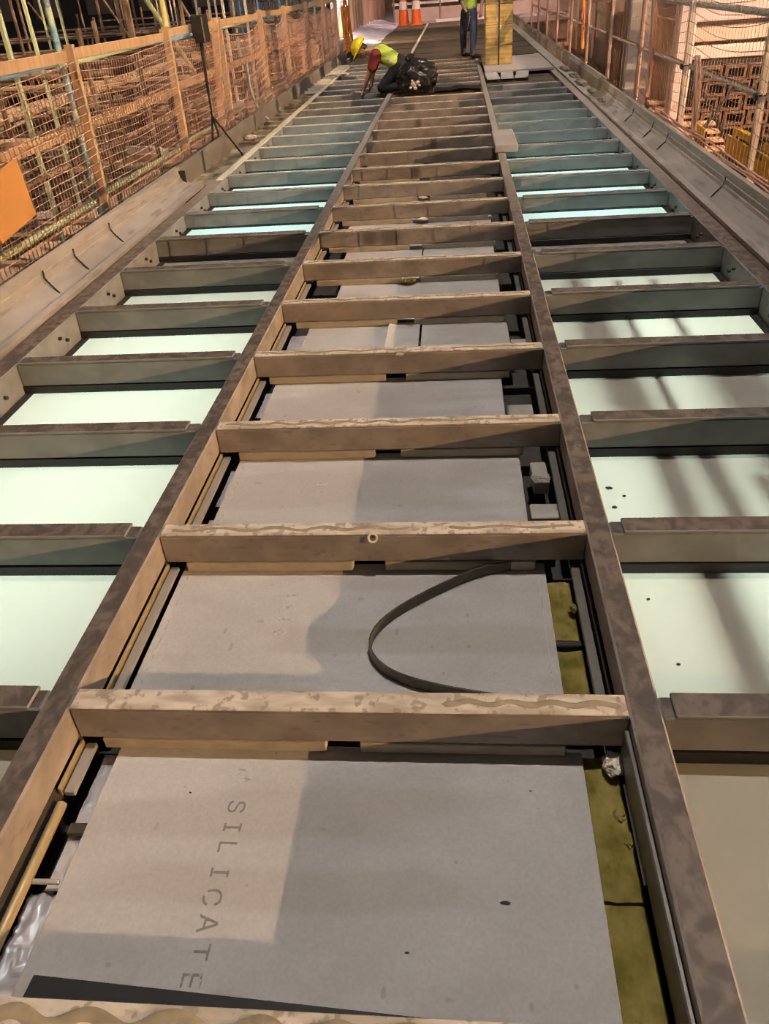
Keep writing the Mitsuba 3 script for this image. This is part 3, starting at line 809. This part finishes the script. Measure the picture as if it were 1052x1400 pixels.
def std(p, q, r, mt, label, group, n=6):
    L = float(np.linalg.norm(np.subtract(q, p)))
    key = (round(L, 2), r, mt, n)
    if key not in tube_cache:
        m = trimesh.creation.cylinder(r, round(L, 2), sections=n); m.apply_translation((0, 0, round(L, 2) / 2))
        tube_cache[key] = shape(m, mt, 50)
    M, _ = frame_of(p, q)
    k = fresh('scaffold_tube')
    scene[k] = {**tube_cache[key], 'to_world': T(M)}
    tag(k, label, 'tube', group)


xs = [-3.35, -4.5, -5.7, -7.0, -8.6, -10.5]
ys = [4.2 + 1.55 * i for i in range(17)]
for i, x in enumerate(xs):
    for j, y in enumerate(ys):
        jx, jy = rng.uniform(-.12, .12, 2)
        z1 = 2.2 if (i + j) % 3 else 1.4
        mt = ('scaffold', 'scaffold', 'cream_paint', 'scaffold', 'scaffold', 'scaffold', 'green_tube', 'scaffold', 'blue_tube', 'scaffold', 'cream_paint')[(i * 5 + j * 3) % 11]
        nm = {'scaffold': 'brown', 'cream_paint': 'cream', 'green_tube': 'pale green', 'blue_tube': 'blue'}[mt]
        std((x + jx, y + jy, -3.6), (x + jx + rng.uniform(-.08, .08), y + jy, z1), .028, mt, '%s upright scaffold tube behind the left fence' % nm, '%s upright scaffold tubes' % nm)
for i, x in enumerate(xs):
    for z in (-2.6, -1.5, -.55, .35):
        std((x + .06, 3.5, z + .02 * i), (x + .06, 30, z + .02 * i), .026, 'scaffold', 'long level scaffold tube running along behind the left fence', 'long scaffold tubes')
for j, y in enumerate(ys):
    for z in (-2.5, -1.4, -.45, .45, 1.0):
        if (j + int(z * 10)) % 6 == 0: continue
        std((-3.2, y + .05, z), (-11.2, y + .05, z + rng.uniform(-.1, .1)), .026, 'scaffold', 'level cross tube of the scaffold behind the left fence', 'cross scaffold tubes')
for j in range(0, 16, 2):
    x = xs[j % 6]
    std((x, ys[j], -2.5), (x, ys[j] + 2.2, .9), .024, 'scaffold', 'slanting brace tube of the scaffold behind the left fence', 'scaffold braces')
    std((x - .6, ys[j] + .5, 1.7), (x - .2, ys[j] + 1.6, .2), .024, 'scaffold', 'slanting brace tube of the scaffold behind the left fence', 'scaffold braces')
plank_proto = shape(bar(-.12, .12, -1.9, 1.9, -.02, .02, .004), 'timber')
plank_cross = shape(bar(-1.9, 1.9, -.12, .12, -.02, .02, .004), 'timber')
n_pl = 0
for (x, y, z) in [(-5.2, 8 + 3.8 * i, .48) for i in range(6)] + [(-5.5, 8.2 + 3.8 * i, .48) for i in range(6)] + [(-7.9, 10 + 3.8 * i, .48) for i in range(5)] + [(-8.2, 10 + 3.8 * i, .48) for i in range(5)] + [(-4.0, 6 + 3.8 * i, -.5) for i in range(5)] + [(-6.3, 7 + 3.8 * i, -1.4) for i in range(5)] + [(-9.3, 9 + 3.8 * i, -.5) for i in range(5)]:
    k = fresh('scaffold_plank'); n_pl += 1
    scene[k] = {**plank_proto, 'to_world': T().translate([x, y, z])}
    tag(k, 'timber plank laid along the scaffold behind the left fence', 'plank', 'scaffold planks along')
for i in range(20):
    k = fresh('scaffold_plank')
    scene[k] = {**plank_cross, 'to_world': T().translate([-5.4 - 2.9 * (i % 2), 6.2 + 1.55 * (i // 2) * 1.3, [-.45, -1.38, .5][i % 3]])}
    tag(k, 'timber plank laid across the scaffold behind the left fence', 'plank', 'scaffold planks across')
# stacked timber and clutter deep in the scaffold, catching the light
for i in range(60):
    k = fresh('timber_block')
    x, y, z = rng.uniform(-9.5, -3.3), rng.uniform(5, 22), [-3.45, -1.36, -.43, -2.45][i % 4]
    scene[k] = shape(moved(bar(-.25, .25, -.07, .07, -.05, .05, .004), (x, y, z + .03), rng.uniform(0, 3)), 'timber' if i % 3 else 'pale_beam')
    tag(k, 'short timber offcut lying loose in the scaffold behind the left fence', 'timber', 'timber offcuts in the scaffold')
t = thing('tape_pole', 'scaffold pole wrapped in pale blue and green tape behind the left fence', 'pole')
part(t, 'pole', tube((-3.1, 7.62, -.6), (-3.1, 7.6, 2.3), .03, 10), 'pole_tape', smooth=40)
part(t, 'coupler', bar(-3.15, -3.05, 7.55, 7.67, 1.16, 1.24, .01), 'scaffold')
t = thing('tape_pole', 'bright yellow scaffold pole behind the second left fence post', 'pole')
part(t, 'pole', tube((-3.0, 10.33, -.6), (-3.0, 10.42, 2.3), .033, 10), 'pole_yellow', smooth=40)
part(t, 'coupler', bar(-3.05, -2.95, 10.33, 10.45, 1.12, 1.22, .01), 'scaffold')
single('tape_pole', tube((-3.3, 9.6, 2.3), (-3.3, 12.2, .7), .03, 10), 'green_tube', 'pale green pole slanting down behind the yellow pole', 'pole', smooth=40)
struct('ground', bar(-60, 60, -5, 90, -3.75, -3.6, 0), 'dirt', 'bare ground far below the deck')
for (x0, x1, y0, y1, z1, m, lb) in ((-28, -13, 52, 54, 16, 'facade_dark', 'dark building far behind the scaffold'), (-30, -29, -5, 50, 16, 'facade_dark', 'dark building beyond the scaffold on the left')):
    b = thing('far_building', lb, 'building')
    part(b, 'wall', bar(x0, x1, y0, y1, -3.6, z1, 0), m)
    for q in range(10):
        if y1 - y0 < 5:
            part(b, 'window', bar(x0 + 1 + 3.1 * q, x0 + 2.6 + 3.1 * q, y0 - .05, y0 + .02, 1.0, 3.0, .02), 'grey_rail')
        else:
            part(b, 'window', bar(x1 - .02, x1 + .05, y0 + 2 + 5 * q, y0 + 4 + 5 * q, 1.0, 3.0, .02), 'grey_rail')

# ------------------------------------------------------------------ building on the right
single('column', bar(3.12, 3.5, 15.1, 15.5, -3.6, 3.5, .02), 'concrete', 'thick pinkish concrete column behind the right fence', 'column', 'columns on the right')
single('column', bar(3.2, 3.42, 12.1, 12.4, -3.6, 3.5, .015), 'wall_pink', 'slender pinkish column right of the thick one behind the right fence', 'column', 'columns on the right')
single('column', bar(4.3, 4.6, 24.0, 24.3, -3.6, 3.5, .015), 'concrete', 'grey column far behind the right fence', 'column', 'columns on the right')
struct('floor', bar(3.0, 12, 6.0, 40, -1.15, -1.0, 0), 'brickish', 'lower floor of the building on the right')
for (z0, z1, y, m, lb) in ((.82, 1.25, 13.2, 'wall_pink', 'upper pale concrete beam across the building on the right'), (.56, .74, 13.4, 'pale_beam', 'bright middle beam across the building on the right'), (.38, .53, 13.0, 'pale_beam', 'lower tan beam across the building on the right')):
    single('building_beam', bar(3.55, 12, y, y + .25, z0, z1, .01), m, lb, 'beam', 'beams of the right building')
struct('wall_back', bar(3.3, 14, 40, 40.4, -1, 5, 0), 'wall_pink', 'pink lit back wall of the building on the right')
struct('ceiling', bar(3.6, 14, 13, 40, 2.6, 2.9, 0), 'wall_pink', 'upper slab of the building on the right')
for i, y in enumerate((18.5, 21.0, 23.5, 26.5, 30.0, 34)):
    single('wall_panel', bar(4.7, 4.78, y, y + 2.3 + .3 * (i > 2), -1.0, .55 + .06 * (i % 2), .01), 'pale_beam' if i % 2 else 'wall_pink', 'tan wall panel behind the right fence, %s from the camera' % nth[i], 'panel', 'wall panels behind the right fence')
# block wall seen through the net, with open cells
struct('wall_back', bar(3.6, 12, 12.95, 13.0, -1.0, .36, 0), 'void', 'dark recess behind the open blocks')
w = thing('block_wall', 'low wall of open brown blocks below the beams on the right', 'wall')
blk = []
for i in range(5):
    for j in range(14):
        x = 3.7 + .32 * j + .08 * (i % 2)
        for (dx0, dx1, dz0, dz1) in ((0, .28, 0, .035), (0, .28, .145, .18), (0, .035, .035, .145), (.245, .28, .035, .145)):
            blk.append(bar(x + dx0, x + dx1, 12.6, 12.8, -.62 + .19 * i + dz0, -.62 + .19 * i + dz1, 0))
        part(w, 'block', cat_(blk[-4:]), 'block_brown')
# timber treads and platform
for i in range(7):
    single('tread_plank', bar(3.15, 3.95, 11.7 + .24 * i, 11.92 + .24 * i, -.6 + .07 * i, -.56 + .07 * i, .006), 'timber', 'timber tread of the ramp right of the slender column, %s from the bottom' % nth[i], 'plank', 'treads of the ramp')
single('brace_tube', tube((3.5, 13.0, .5), (3.95, 10.9, -.75), .025, 8), 'dark_steel', 'dark slanting brace in front of the timber ramp', 'tube', smooth=40)
single('brace_tube', tube((3.15, 11.0, -.55), (3.95, 11.95, .1), .022, 8), 'dark_steel', 'thin dark brace crossing the timber ramp', 'tube', smooth=40)
single('silver_tube', tube((3.3, 11.1, -.45), (3.55, 10.2, -.5), .035, 10), 'rail_silver', 'short shiny silver tube above the yellow boards on the right', 'tube', smooth=40)


def quad_board(P, th):
    P = np.asarray(P, float)
    n = np.cross(P[1] - P[0], P[3] - P[0]); n /= np.linalg.norm(n)
    return trimesh.convex.convex_hull(np.vstack([P, P + n * th]))


def side_text(text, y, z, h, x):
    """lettering on a board that faces -x, reading towards -y"""
    m = meshkit.text_mesh(text, h, .002, bold=True)
    v = np.array(m.vertices)
    m = trimesh.Trimesh(np.stack([x - v[:, 2], y - v[:, 0], z + v[:, 1]], 1), m.faces, process=False)
    m.fix_normals()
    return m


for (ya, yb, z0, z1, lean, nm, txt) in ((11.57, 11.0, -.32, -.19, .03, 'small yellow board furthest along outside the right fence', None),
                                        (10.06, 9.28, -.32, -.11, .06, 'yellow board outside the right fence with a yellow strip above it', None),
                                        (9.03, 8.2, -.31, -.1, .06, 'yellow board lettered LOAD at the right edge of the photo', 'LOAD')):
    t = thing('sign_board', nm, 'sign', 'yellow boards outside the right fence')
    part(t, 'board', bar(3.4, 3.42, yb, ya, z0, z1, .004), 'yellow_sign')
    if yb < 10.5:
        part(t, 'top_strip', bar(3.43, 3.5, yb, ya - .1, z1 + .015, z1 + .085, .006), 'yellow_sign')
    if txt:
        part(t, 'lettering', side_text(txt, 9.02, -.165, .062, 3.3995), 'sign_ink', label='black letters LOAD')
        part(t, 'top_strip', bar(3.43, 3.5, yb, ya + .01, z1 + .1, z1 + .12, .006), 'sign_ink')
    part(t, 'back_frame', bar(3.425, 3.46, yb + .05, ya - .05, -.6, z1 - .05, .004), 'dark_steel')
struct('trim', bar(2.62, 2.9, 4, 36, -.6, -.1, .01), 'concrete', 'edge of the deck slab outside the right fence')
struct('trim', bar(-2.9, -2.62, 2, 25, -.6, -.14, .01), 'concrete', 'edge of the deck slab outside the left fence')

# ------------------------------------------------------------------ on the deck
cb = thing('concrete_block', 'pale flat block lying on the right long beam halfway up the photo', 'block')
part(cb, 'block', moved(bar(-.12, .125, -.5, .48, 0, .075, .008), (.845, 9.56, .003), .0), 'concrete')
part(cb, 'timber_base', bar(.73, .965, 9.065, 9.11, .004, .072, .004), 'timber', label='tan timber edge facing the camera')
# slab, tiles and the stack
single('concrete_slab', bar(.87, 2.15, 16.9, 19.9, .004, .05, .01), 'concrete', 'flat grey slab under the yellow stack on the right of the deck', 'slab')
for i, (x0, x1, rz) in enumerate(((.86, 1.08, .02), (1.13, 1.35, -.05), (1.39, 1.64, -.1))):
    single('tile', moved(bar(-.11, .12, -.45, .45, 0, .035, .005), ((x0 + x1) / 2, 16.35, .004), rz), 'board', '%s of the three pale tiles lying in front of the yellow stack' % ['left', 'middle', 'right'][i], 'tile', 'three tiles in front of the stack')
st = thing('formwork_stack', 'tall stack of yellow formwork boards standing on the grey slab', 'stack')
for i in range(5):
    part(st, 'panel', moved(bar(-.265, .265, -.3, .3, 0, .338, .01), (1.165 + .006 * (i % 2), 18.3, .05 + .34 * i), .01 * (-1) ** i), 'yellow_ply')
for i in range(5):
    for q in range(3):
        part(st, 'batten', bar(.93 + .16 * q, .99 + .16 * q, 17.985, 18.005, .1 + .34 * i, .2 + .34 * i, .003), 'yellow_ply')
part(st, 'strap', bar(1.155, 1.18, 17.975, 17.985, .05, 1.75, .001), 'chip_dark', label='dark strap')
# dark planked deck in the distance and panels between the far beams
dk = struct('deck', bar(-2.2, 2.2, 20.75, 37.5, -.1, -.022, 0), 'void', 'dark planked deck in the distance')
for i in range(26):
    y = 20.78 + .65 * i
    part(dk, 'plank', bar(-2.19, 2.19, y, y + .62, -.03, .004 + .012 * (i % 3 == 0), .006), 'plank')
for i, k in enumerate(range(16, 24)):
    part(dk, 'infill_panel', bar(-.75, .75, yk(k) + .01, yk(k + 1) - BW - .01, -.06, -.03 + .01 * (i % 2), .004), 'plank')
    part(dk, 'infill_panel', bar(.842, 2.07, yk(k) + .01, yk(k + 1) - BW - .01, -.1, -.05, .004), 'plank') if k > 16 else None
single('white_strip', bar(-.83, -.755, 19.5, 37, .016, .03, .004), 'chip_light', 'pale strip running along the left long beam over the far dark deck', 'strip')
single('dark_sheet', sheet(-.05, .74, 14.6, 15.0, 40, 12, lambda X, Y: .02 + .07 * (meshkit.fbm(np.stack([X * 5, Y * 6, X * 0], -1), 3, 8) - .3)), 'bag', 'crumpled black sheet across the middle beams beyond the last open gap', 'sheet', smooth=50)
# black rubbish sack
sv = lump((0, 0, 0), (1, 1, 1), 12, .22, 4, 1.6)
v = np.array(sv.vertices)
v *= np.array([.33, .21, .3]) * (1 - .22 * np.clip(v[:, 2:3], 0, 1))
v += .05 * (np.abs(meshkit.noise(v * 14, 4) - .5) * 2)[:, None] * v / .3
v[:, 2] = np.maximum(v[:, 2] + .25, 0.0) * 1.0
sv.vertices = v + np.array([-.33, 14.66, .012])
sk = thing('rubbish_sack', 'black plastic rubbish sack standing beside the crouching worker', 'bag')
part(sk, 'sack', sv, 'bag', smooth=60)
part(sk, 'neck', lump((-.42, 14.68, .5), (.08, .07, .07), 3, .5, 3, 3), 'bag', smooth=60)
for i, (dx, dz, q) in enumerate(((0, 0, .045), (.07, .02, .035), (.03, -.06, .03), (-.05, -.05, .022), (.1, -.02, .02), (-.02, .05, .02))):
    part(sk, 'torn_scrap', lump((-.37 + dx, 14.45, .16 + dz), (q, .025, q * .8), 8 + i, .6, 3, 3), 'rag', smooth=40, label='pale rubbish showing through a tear')
single('rag', lump((-1.37, 15.06, .03), (.1, .05, .025), 31, .6, 3, 3), 'rag', 'crumpled pale cloth on the beam under the crouching worker\'s hand', 'rag', smooth=40)
single('rag', lump((-2.05, 18.4, .03), (.14, .2, .025), 33, .6, 3, 3), 'rag', 'pale scraps on the left edge beam below the yellow helmet', 'rag', smooth=40)
# cones, tarpaulin, hoarding, barriers in the distance
for i, (x, y) in enumerate(((-1.77, 37.3), (-1.24, 36.9))):
    c = thing('traffic_cone', '%s of two orange and white traffic cones at the far end of the deck' % ['left', 'right'][i], 'cone', 'traffic cones')
    part(c, 'base', bar(x - .25, x + .25, y - .25, y + .25, .01, .05, .01), 'cone_orange')
    part(c, 'lower_body', moved(lathe([(.21, .0), (.17, .5), (.16, .5), (.2, 0), (.21, 0)], 20), (x, y, .05)), 'cone_orange', smooth=40)
    part(c, 'white_band', moved(lathe([(.171, .5), (.14, .78), (.13, .78), (.16, .5), (.171, .5)], 20), (x, y, .05)), 'cone_white', smooth=40, label='white reflective band')
    part(c, 'upper_body', moved(lathe([(.141, .78), (.06, 1.25), (0, 1.25)], 20), (x, y, .05)), 'cone_orange', smooth=40)
single('tarpaulin', slab_of(sheet(-3.2, -2.0, 26.5, 39, 30, 120, lambda X, Y: .02 + .22 * np.clip((-2.1 - X) / 1.1, 0, 1) + .1 * (meshkit.fbm(np.stack([X * 2.5, Y * 2.0, X * 0], -1), 4, 6) - .4)), -.08), 'tarp', 'crumpled lilac white tarpaulin along the far left edge of the deck', 'tarpaulin', smooth=60)
h = thing('hoarding', 'brown pleated curtain hung along the far left of the deck', 'hoarding')
yy = np.linspace(27, 46, 240)
part(h, 'curtain', ribbon(np.stack([-3.2 + .09 * np.sin(yy * 6) + .05 * np.sin(yy * 13), yy, yy * 0 + .05], 1), (0, 0, 1), 2.6, .02), 'hoarding', smooth=60)
part(h, 'top_rail', tube((-3.2, 27, 2.68), (-3.2, 46, 2.68), .04, 8), 'scaffold')
bw = thing('barrier', 'low pinkish barrier across the far end of the deck', 'barrier')
for i in range(6):
    x = -2.3 + 1.0 * i
    part(bw, 'panel', bar(x, x + .92, 40, 40.1, .0, .5, .01), 'wall_pink')
    part(bw, 'post', bar(x - .06, x, 39.98, 40.12, 0, 1.0, .01), 'cone_orange' if i % 2 else 'grey_rail')
part(bw, 'rail', bar(-2.4, 3.6, 40, 40.06, .62, .72, .01), 'cone_white')
single('pale_kerb', bar(-.5, 1.6, 38.2, 38.6, 0, .1, .01), 'cone_white', 'pale kerb lying across behind the traffic cones', 'kerb')
struct('ground', bar(-4, 6, 37.5, 60, -.2, .0, 0), 'concrete', 'pavement beyond the deck')
fb = thing('far_building', 'dim reddish building front beyond the end of the deck', 'building')
part(fb, 'wall', bar(-8, 14, 58, 59, 0, 14, 0), 'brickish')
for q in range(8):
    part(fb, 'window', bar(-7 + 2.5 * q, -5.2 + 2.5 * q, 57.95, 58.05, .6, 2.4, .02), 'facade_dark')
# lit floodlight at the far end of the left fence
fl = thing('floodlight', 'lit floodlight on a pole at the far end of the left fence', 'lamp')
part(fl, 'pole', tube((-2.86, 26.4, -.1), (-2.86, 26.4, 1.1), .03, 8), 'scaffold', smooth=40)
part(fl, 'housing', moved(bar(-.16, .16, -.06, .06, -.12, .12, .01), (-2.86, 26.35, 1.16), rx=-.2), 'dark_steel')
lk = part(fl, 'lens', moved(bar(-.14, .14, -.01, .0, -.1, .1, .0), (-2.86, 26.275, 1.145), rx=-.2), 'cone_white', label='glowing lens')
scene[lk]['emitter'] = {'type': 'area', 'radiance': {'type': 'rgb', 'value': [700, 430, 190]}}


scene['floodlight_beam'] = {'type': 'spot', 'intensity': {'type': 'rgb', 'value': [46, 32, 21]}, 'cutoff_angle': 75.0, 'beam_width': 55.0,
                            'to_world': T().look_at(origin=[-2.7, 26.6, 1.5], target=[-.6, 38, .2], up=[0, 0, 1])}
scene['floodlight_end'] = {'type': 'spot', 'intensity': {'type': 'rgb', 'value': [150, 95, 82]}, 'cutoff_angle': 50.0, 'beam_width': 40.0,
                           'to_world': T().look_at(origin=[2.0, 33.0, 6.0], target=[-.5, 42, .2], up=[0, 0, 1])}

# ------------------------------------------------------------------ people
def ball(c, r, sub=2):
    m = trimesh.creation.icosphere(subdivisions=sub, radius=1.0)
    return np.array(m.vertices) * np.asarray(r) + np.asarray(c)


def hulls(bones):
    """bones: lists of (centre, radius or radii); each list is hulled; all joined into one Manifold"""
    out = None
    for b in bones:
        P = np.vstack([ball(c, r) for c, r in b])
        h = m3.Manifold.hull_points(P.astype(np.float32))
        out = h if out is None else out + h
    return out


def figure(bones, edge=.016, it=8):
    m = hulls(bones).refine_to_length(edge).to_mesh()
    t = trimesh.Trimesh(m.vert_properties[:, :3], m.tri_verts, process=True)
    trimesh.smoothing.filter_taubin(t, iterations=it)
    return t


def hand(wrist, d, side, n, curl):
    """palm and five fingers; d: pointing direction, side: towards the thumb, n: back of the hand"""
    w, d, s, n = (np.asarray(a, float) for a in (wrist, d, side, n))
    d /= np.linalg.norm(d); s -= d * (s @ d); s /= np.linalg.norm(s); n = np.cross(d, s) * np.sign(np.cross(d, s) @ n)
    bones = [[(w, .024), (w + d * .085 + s * .03, .015), (w + d * .085 - s * .03, .014), (w + d * .03 + s * .03, .015)]]
    for i, L in enumerate((.068, .076, .07, .055)):
        p = w + d * .085 + s * (.03 - .021 * i)
        a = 0.15
        for seg, f in enumerate((.45, .32, .23)):
            a += curl * (.5 + .35 * seg)
            q = p + L * f * (d * math.cos(a) - n * math.sin(a))
            bones.append([(p, .0088 - .0008 * seg), (q, .0082 - .0009 * seg)])
            p = q
    p = w + d * .025 + s * .03
    for L, dd in ((.04, d * .6 + s * .8), (.03, d * .85 + s * .35 - n * .2)):
        q = p + L * dd / np.linalg.norm(dd)
        bones.append([(p, .0105), (q, .009)])
        p = q
    return bones


def head_bones(c, f, u):
    """skull, jaw, nose, ears; f: facing, u: up"""
    c, f, u = (np.asarray(a, float) for a in (c, f, u))
    f /= np.linalg.norm(f); u = u - f * (u @ f); u /= np.linalg.norm(u); r = np.cross(f, u)
    B = [[(c + u * .03, .083), (c + f * .02 + u * .01, .078)], [(c + f * .03 - u * .05, .055), (c + f * .055 - u * .085, .03), (c + u * .0, .075)],
         [(c + f * .098 - u * .0, .009), (c + f * .113 - u * .028, .013), (c + f * .09 - u * .03, .018)],
         [(c + f * .088 - u * .058 + r * .018, .009), (c + f * .088 - u * .058 - r * .018, .009)]]
    for sg in (-1, 1):
        B.append([(c + r * sg * .082 + u * .012, .012), (c + r * sg * .08 - u * .022, .009)])
        B.append([(c + f * .08 + u * .022 + r * sg * .035, .012), (c + f * .085 + u * .018 + r * sg * .03, .01)])
    return B, f, u, r


def eyes(c, f, u, r):
    return cat_([trimesh.Trimesh(*[a for a in (ball(np.asarray(c) + f * .088 + u * .008 + r * s * .032, .011, 2), trimesh.creation.icosphere(subdivisions=2).faces)], process=False) for s in (-1, 1)])


def helmet(c, f, u, r):
    dome = trimesh.creation.icosphere(subdivisions=3, radius=1.0)
    v = np.array(dome.vertices)
    keep = v[:, 2] > -.05
    v[:, 2] = np.maximum(v[:, 2], -.05)
    ridge = 1 + .05 * np.exp(-(v[:, 0] / .16) ** 2)
    v = v * np.array([.125, .15, .125]) * ridge[:, None]
    brim = lathe([(.1, -.012), (.15, -.016), (.152, -.01), (.12, .006), (.1, .006), (.1, -.012)], 28)
    b = np.array(brim.vertices); b[:, 1] = b[:, 1] * 1.12 + np.where(b[:, 1] > 0, b[:, 1] * .28, 0)
    m = cat_([trimesh.Trimesh(v, dome.faces, process=False), trimesh.Trimesh(b, brim.faces, process=False)])
    M = np.eye(4); M[:3, 0], M[:3, 1], M[:3, 2], M[:3, 3] = r, f, u, np.asarray(c) + u * .05 - f * .01
    m.apply_transform(M)
    return m


def grow(bones, g):
    return [[(c, np.asarray(r) + g) for c, r in b] for b in bones]


V = lambda *a: np.array(a, float)
# --- the crouching worker: on hands and knees, facing left, one hand on a cross beam
hip, chest, neck = V(-.62, 15.12, .41), V(-.92, 15.10, .58), V(-1.10, 15.08, .64)
hd = V(-1.25, 15.05, .66)
HB, hf, hu, hr = head_bones(hd, V(-.55, -.22, -.8), V(-.85, -.1, .5))
shn, shf = V(-1.03, 14.92, .56), V(-1.02, 15.28, .57)
eln, elf = V(-1.13, 14.93, .31), V(-1.10, 15.33, .31)
wrn, wrf = V(-1.25, 14.99, .075), V(-1.16, 15.36, .075)
torso = [[(hip, (.13, .16, .12)), (V(-.77, 15.11, .5), (.12, .15, .11))], [(V(-.77, 15.11, .5), (.12, .15, .11)), (chest, (.13, .18, .12))], [(chest, (.13, .18, .12)), (shn, .07), (shf, .07)], [(chest, .09), (neck, .06), (hd, .05)]]
arms = [[(shn, .062), (eln, .045)], [(eln, .043), (wrn, .028)], [(shf, .062), (elf, .045)], [(elf, .043), (wrf, .028)]]
kn1, kn2 = V(-.93, 14.98, .085), V(-.90, 15.3, .085)
an1, an2 = V(-.50, 14.98, .09), V(-.47, 15.32, .09)
legs = [[(hip + V(0, -.08, -.02), .105), (kn1, .068)], [(hip + V(0, .08, -.02), .105), (kn2, .068)], [(kn1, .066), (an1, .045)], [(kn2, .066), (an2, .045)]]
hands = hand(wrn, V(-.45, .05, -.8), V(.1, -1, 0), V(-.8, 0, .5), .35) + hand(wrf, V(-.45, .05, -.8), V(.1, -1, 0), V(-.8, 0, .5), .35)
feet1 = [[[(a, .05), (a + V(.1, 0, -.02), .042), (a + V(.05, 0, -.05), .035)]] for a in (an1, an2)]
w1 = thing('person', 'crouching worker in yellow helmet and lime vest leaning on the left beams', 'person')
part(w1, 'body', figure(HB + torso + arms + legs + hands, .012, 4), 'skin', smooth=True)
part(w1, 'eyes', eyes(hd, hf, hu, hr), 'hair', smooth=True)
part(w1, 'hair', figure([[(hd + hu * .035 - hf * .015, .086), (hd - hf * .045 - hu * .03, .062)]], .012, 3), 'hair', smooth=True)
part(w1, 'helmet', helmet(hd, hf, hu, hr), 'helmet', smooth=40, label='yellow safety helmet')
part(w1, 'trousers', figure(grow([torso[0]] + legs, .014), .02, 6), 'trousers', smooth=True, label='dark trousers')
part(w1, 'sleeve', figure(grow([[(shn + V(.03, 0, .01), .085), ((shn + eln) / 2 + V(.01, 0, -.03), .072)]], .014), .02, 5), 'sleeve_red', smooth=True, label='dark red sleeve')
part(w1, 'sleeve', figure(grow([[(shf, .062), ((shf + elf) / 2, .055)]], .014), .02, 5), 'sleeve_red', smooth=True, label='dark red sleeve')
part(w1, 'vest', figure(grow([[(hip + V(-.05, 0, .02), (.12, .155, .115)), (V(-.77, 15.11, .5), (.12, .15, .11))], torso[1], [(chest, (.13, .17, .12)), (shn + V(.05, .04, .04), .045), (shf + V(.04, -.04, .03), .045)]], .022), .02, 6), 'vest', smooth=True, label='lime high visibility vest')
part(w1, 'vest_band', figure(grow([[(V(-.755, 15.112, .488), (.03, .158, .122)), (V(-.775, 15.112, .498), (.03, .158, .122))]], .023), .02, 3), 'vest_tape', smooth=True, label='reflective band')
for b in feet1: part(w1, 'boot', figure(b, .014, 4), 'boot', smooth=True)
# --- the standing worker beside the yellow stack, cut by the top of the photo
fx = .0
a1, a2 = V(.50, 20.98, .09), V(.70, 20.45, .09)
k1, k2 = V(.49, 20.82, .47), V(.72, 20.52, .47)
h1, h2 = V(.55, 20.78, .86), V(.70, 20.62, .86)
pel, wst, cst, nk = V(.625, 20.7, .92), V(.63, 20.69, 1.08), V(.645, 20.66, 1.30), V(.67, 20.62, 1.47)
hd2 = V(.715, 20.57, 1.60)
HB2, f2, u2, r2 = head_bones(hd2, V(.75, -.45, -.35), V(.2, -.1, .9))
torso2 = [[(pel, (.15, .13, .11)), (wst, (.14, .12, .1))], [(wst, (.14, .12, .1)), (cst, (.165, .135, .13))], [(cst, (.165, .13, .12)), (V(.47, 20.75, 1.40), .06), (V(.83, 20.55, 1.40), .06)], [(cst, .09), (nk, .058), (hd2, .05)]]
s1, s2 = V(.46, 20.74, 1.39), V(.84, 20.55, 1.39)
e1, e2 = V(.45, 20.60, 1.11), V(.92, 20.42, 1.12)
q1, q2 = V(.56, 20.42, .90), V(.88, 20.28, .92)
arms2 = [[(s1, .06), (e1, .045)], [(e1, .043), (q1, .028)], [(s2, .06), (e2, .045)], [(e2, .043), (q2, .028)]]
legs2 = [[(h1, .095), (k1, .064)], [(h2, .095), (k2, .064)], [(k1, .062), (a1, .042)], [(k2, .062), (a2, .042)]]
hands2 = hand(q1, V(.35, -.15, -.9), V(.6, -.7, 0), V(-.5, -.6, .2), .5) + hand(q2, V(-.1, -.2, -.95), V(-.8, -.5, 0), V(.5, -.7, .2), .5)
w2 = thing('person', 'standing worker in lime vest and blue jeans beside the yellow stack', 'person')
part(w2, 'body', figure(HB2 + torso2 + arms2 + legs2 + hands2, .012, 4), 'skin', smooth=True)
part(w2, 'eyes', eyes(hd2, f2, u2, r2), 'hair', smooth=True)
part(w2, 'helmet', helmet(hd2, f2, u2, r2), 'helmet', smooth=40, label='yellow safety helmet')
part(w2, 'jeans', figure(grow([torso2[0]] + legs2, .018), .02, 6), 'jean', smooth=True, label='dark blue jeans')
part(w2, 'shirt', figure(grow([torso2[1], [(s1, .06), (e1, .045)], [(s2, .06), (e2, .045)], torso2[2]], .012), .02, 6), 'shirt_dark', smooth=True, label='dark shirt')
part(w2, 'vest', figure(grow([[(wst + V(0, 0, -.1), (.15, .13, .06)), (wst, (.145, .125, .1))], torso2[1], [(cst, (.165, .13, .12)), (V(.53, 20.72, 1.41), .045), (V(.77, 20.59, 1.41), .045)]], .026), .02, 6), 'vest', smooth=True, label='lime high visibility vest')
for a, d in ((a1, V(.14, -.1, 0)), (a2, V(.17, -.1, 0))):
    part(w2, 'boot', figure([[(a + V(0, 0, 0), .052), (a + V(0, 0, -.045), .042)], [(a + V(0, 0, -.04), .045), (a + d + V(0, 0, -.05), .036)]], .014, 4), 'boot', smooth=True)
single('drill', cat_([tube((.57, 20.38, .86), (.62, 20.25, .55), .03, 10), bar(.52, .62, 20.34, 20.44, .76, .9, .02)]), 'dark_steel', 'dark hand tool held down by the standing worker', 'tool')
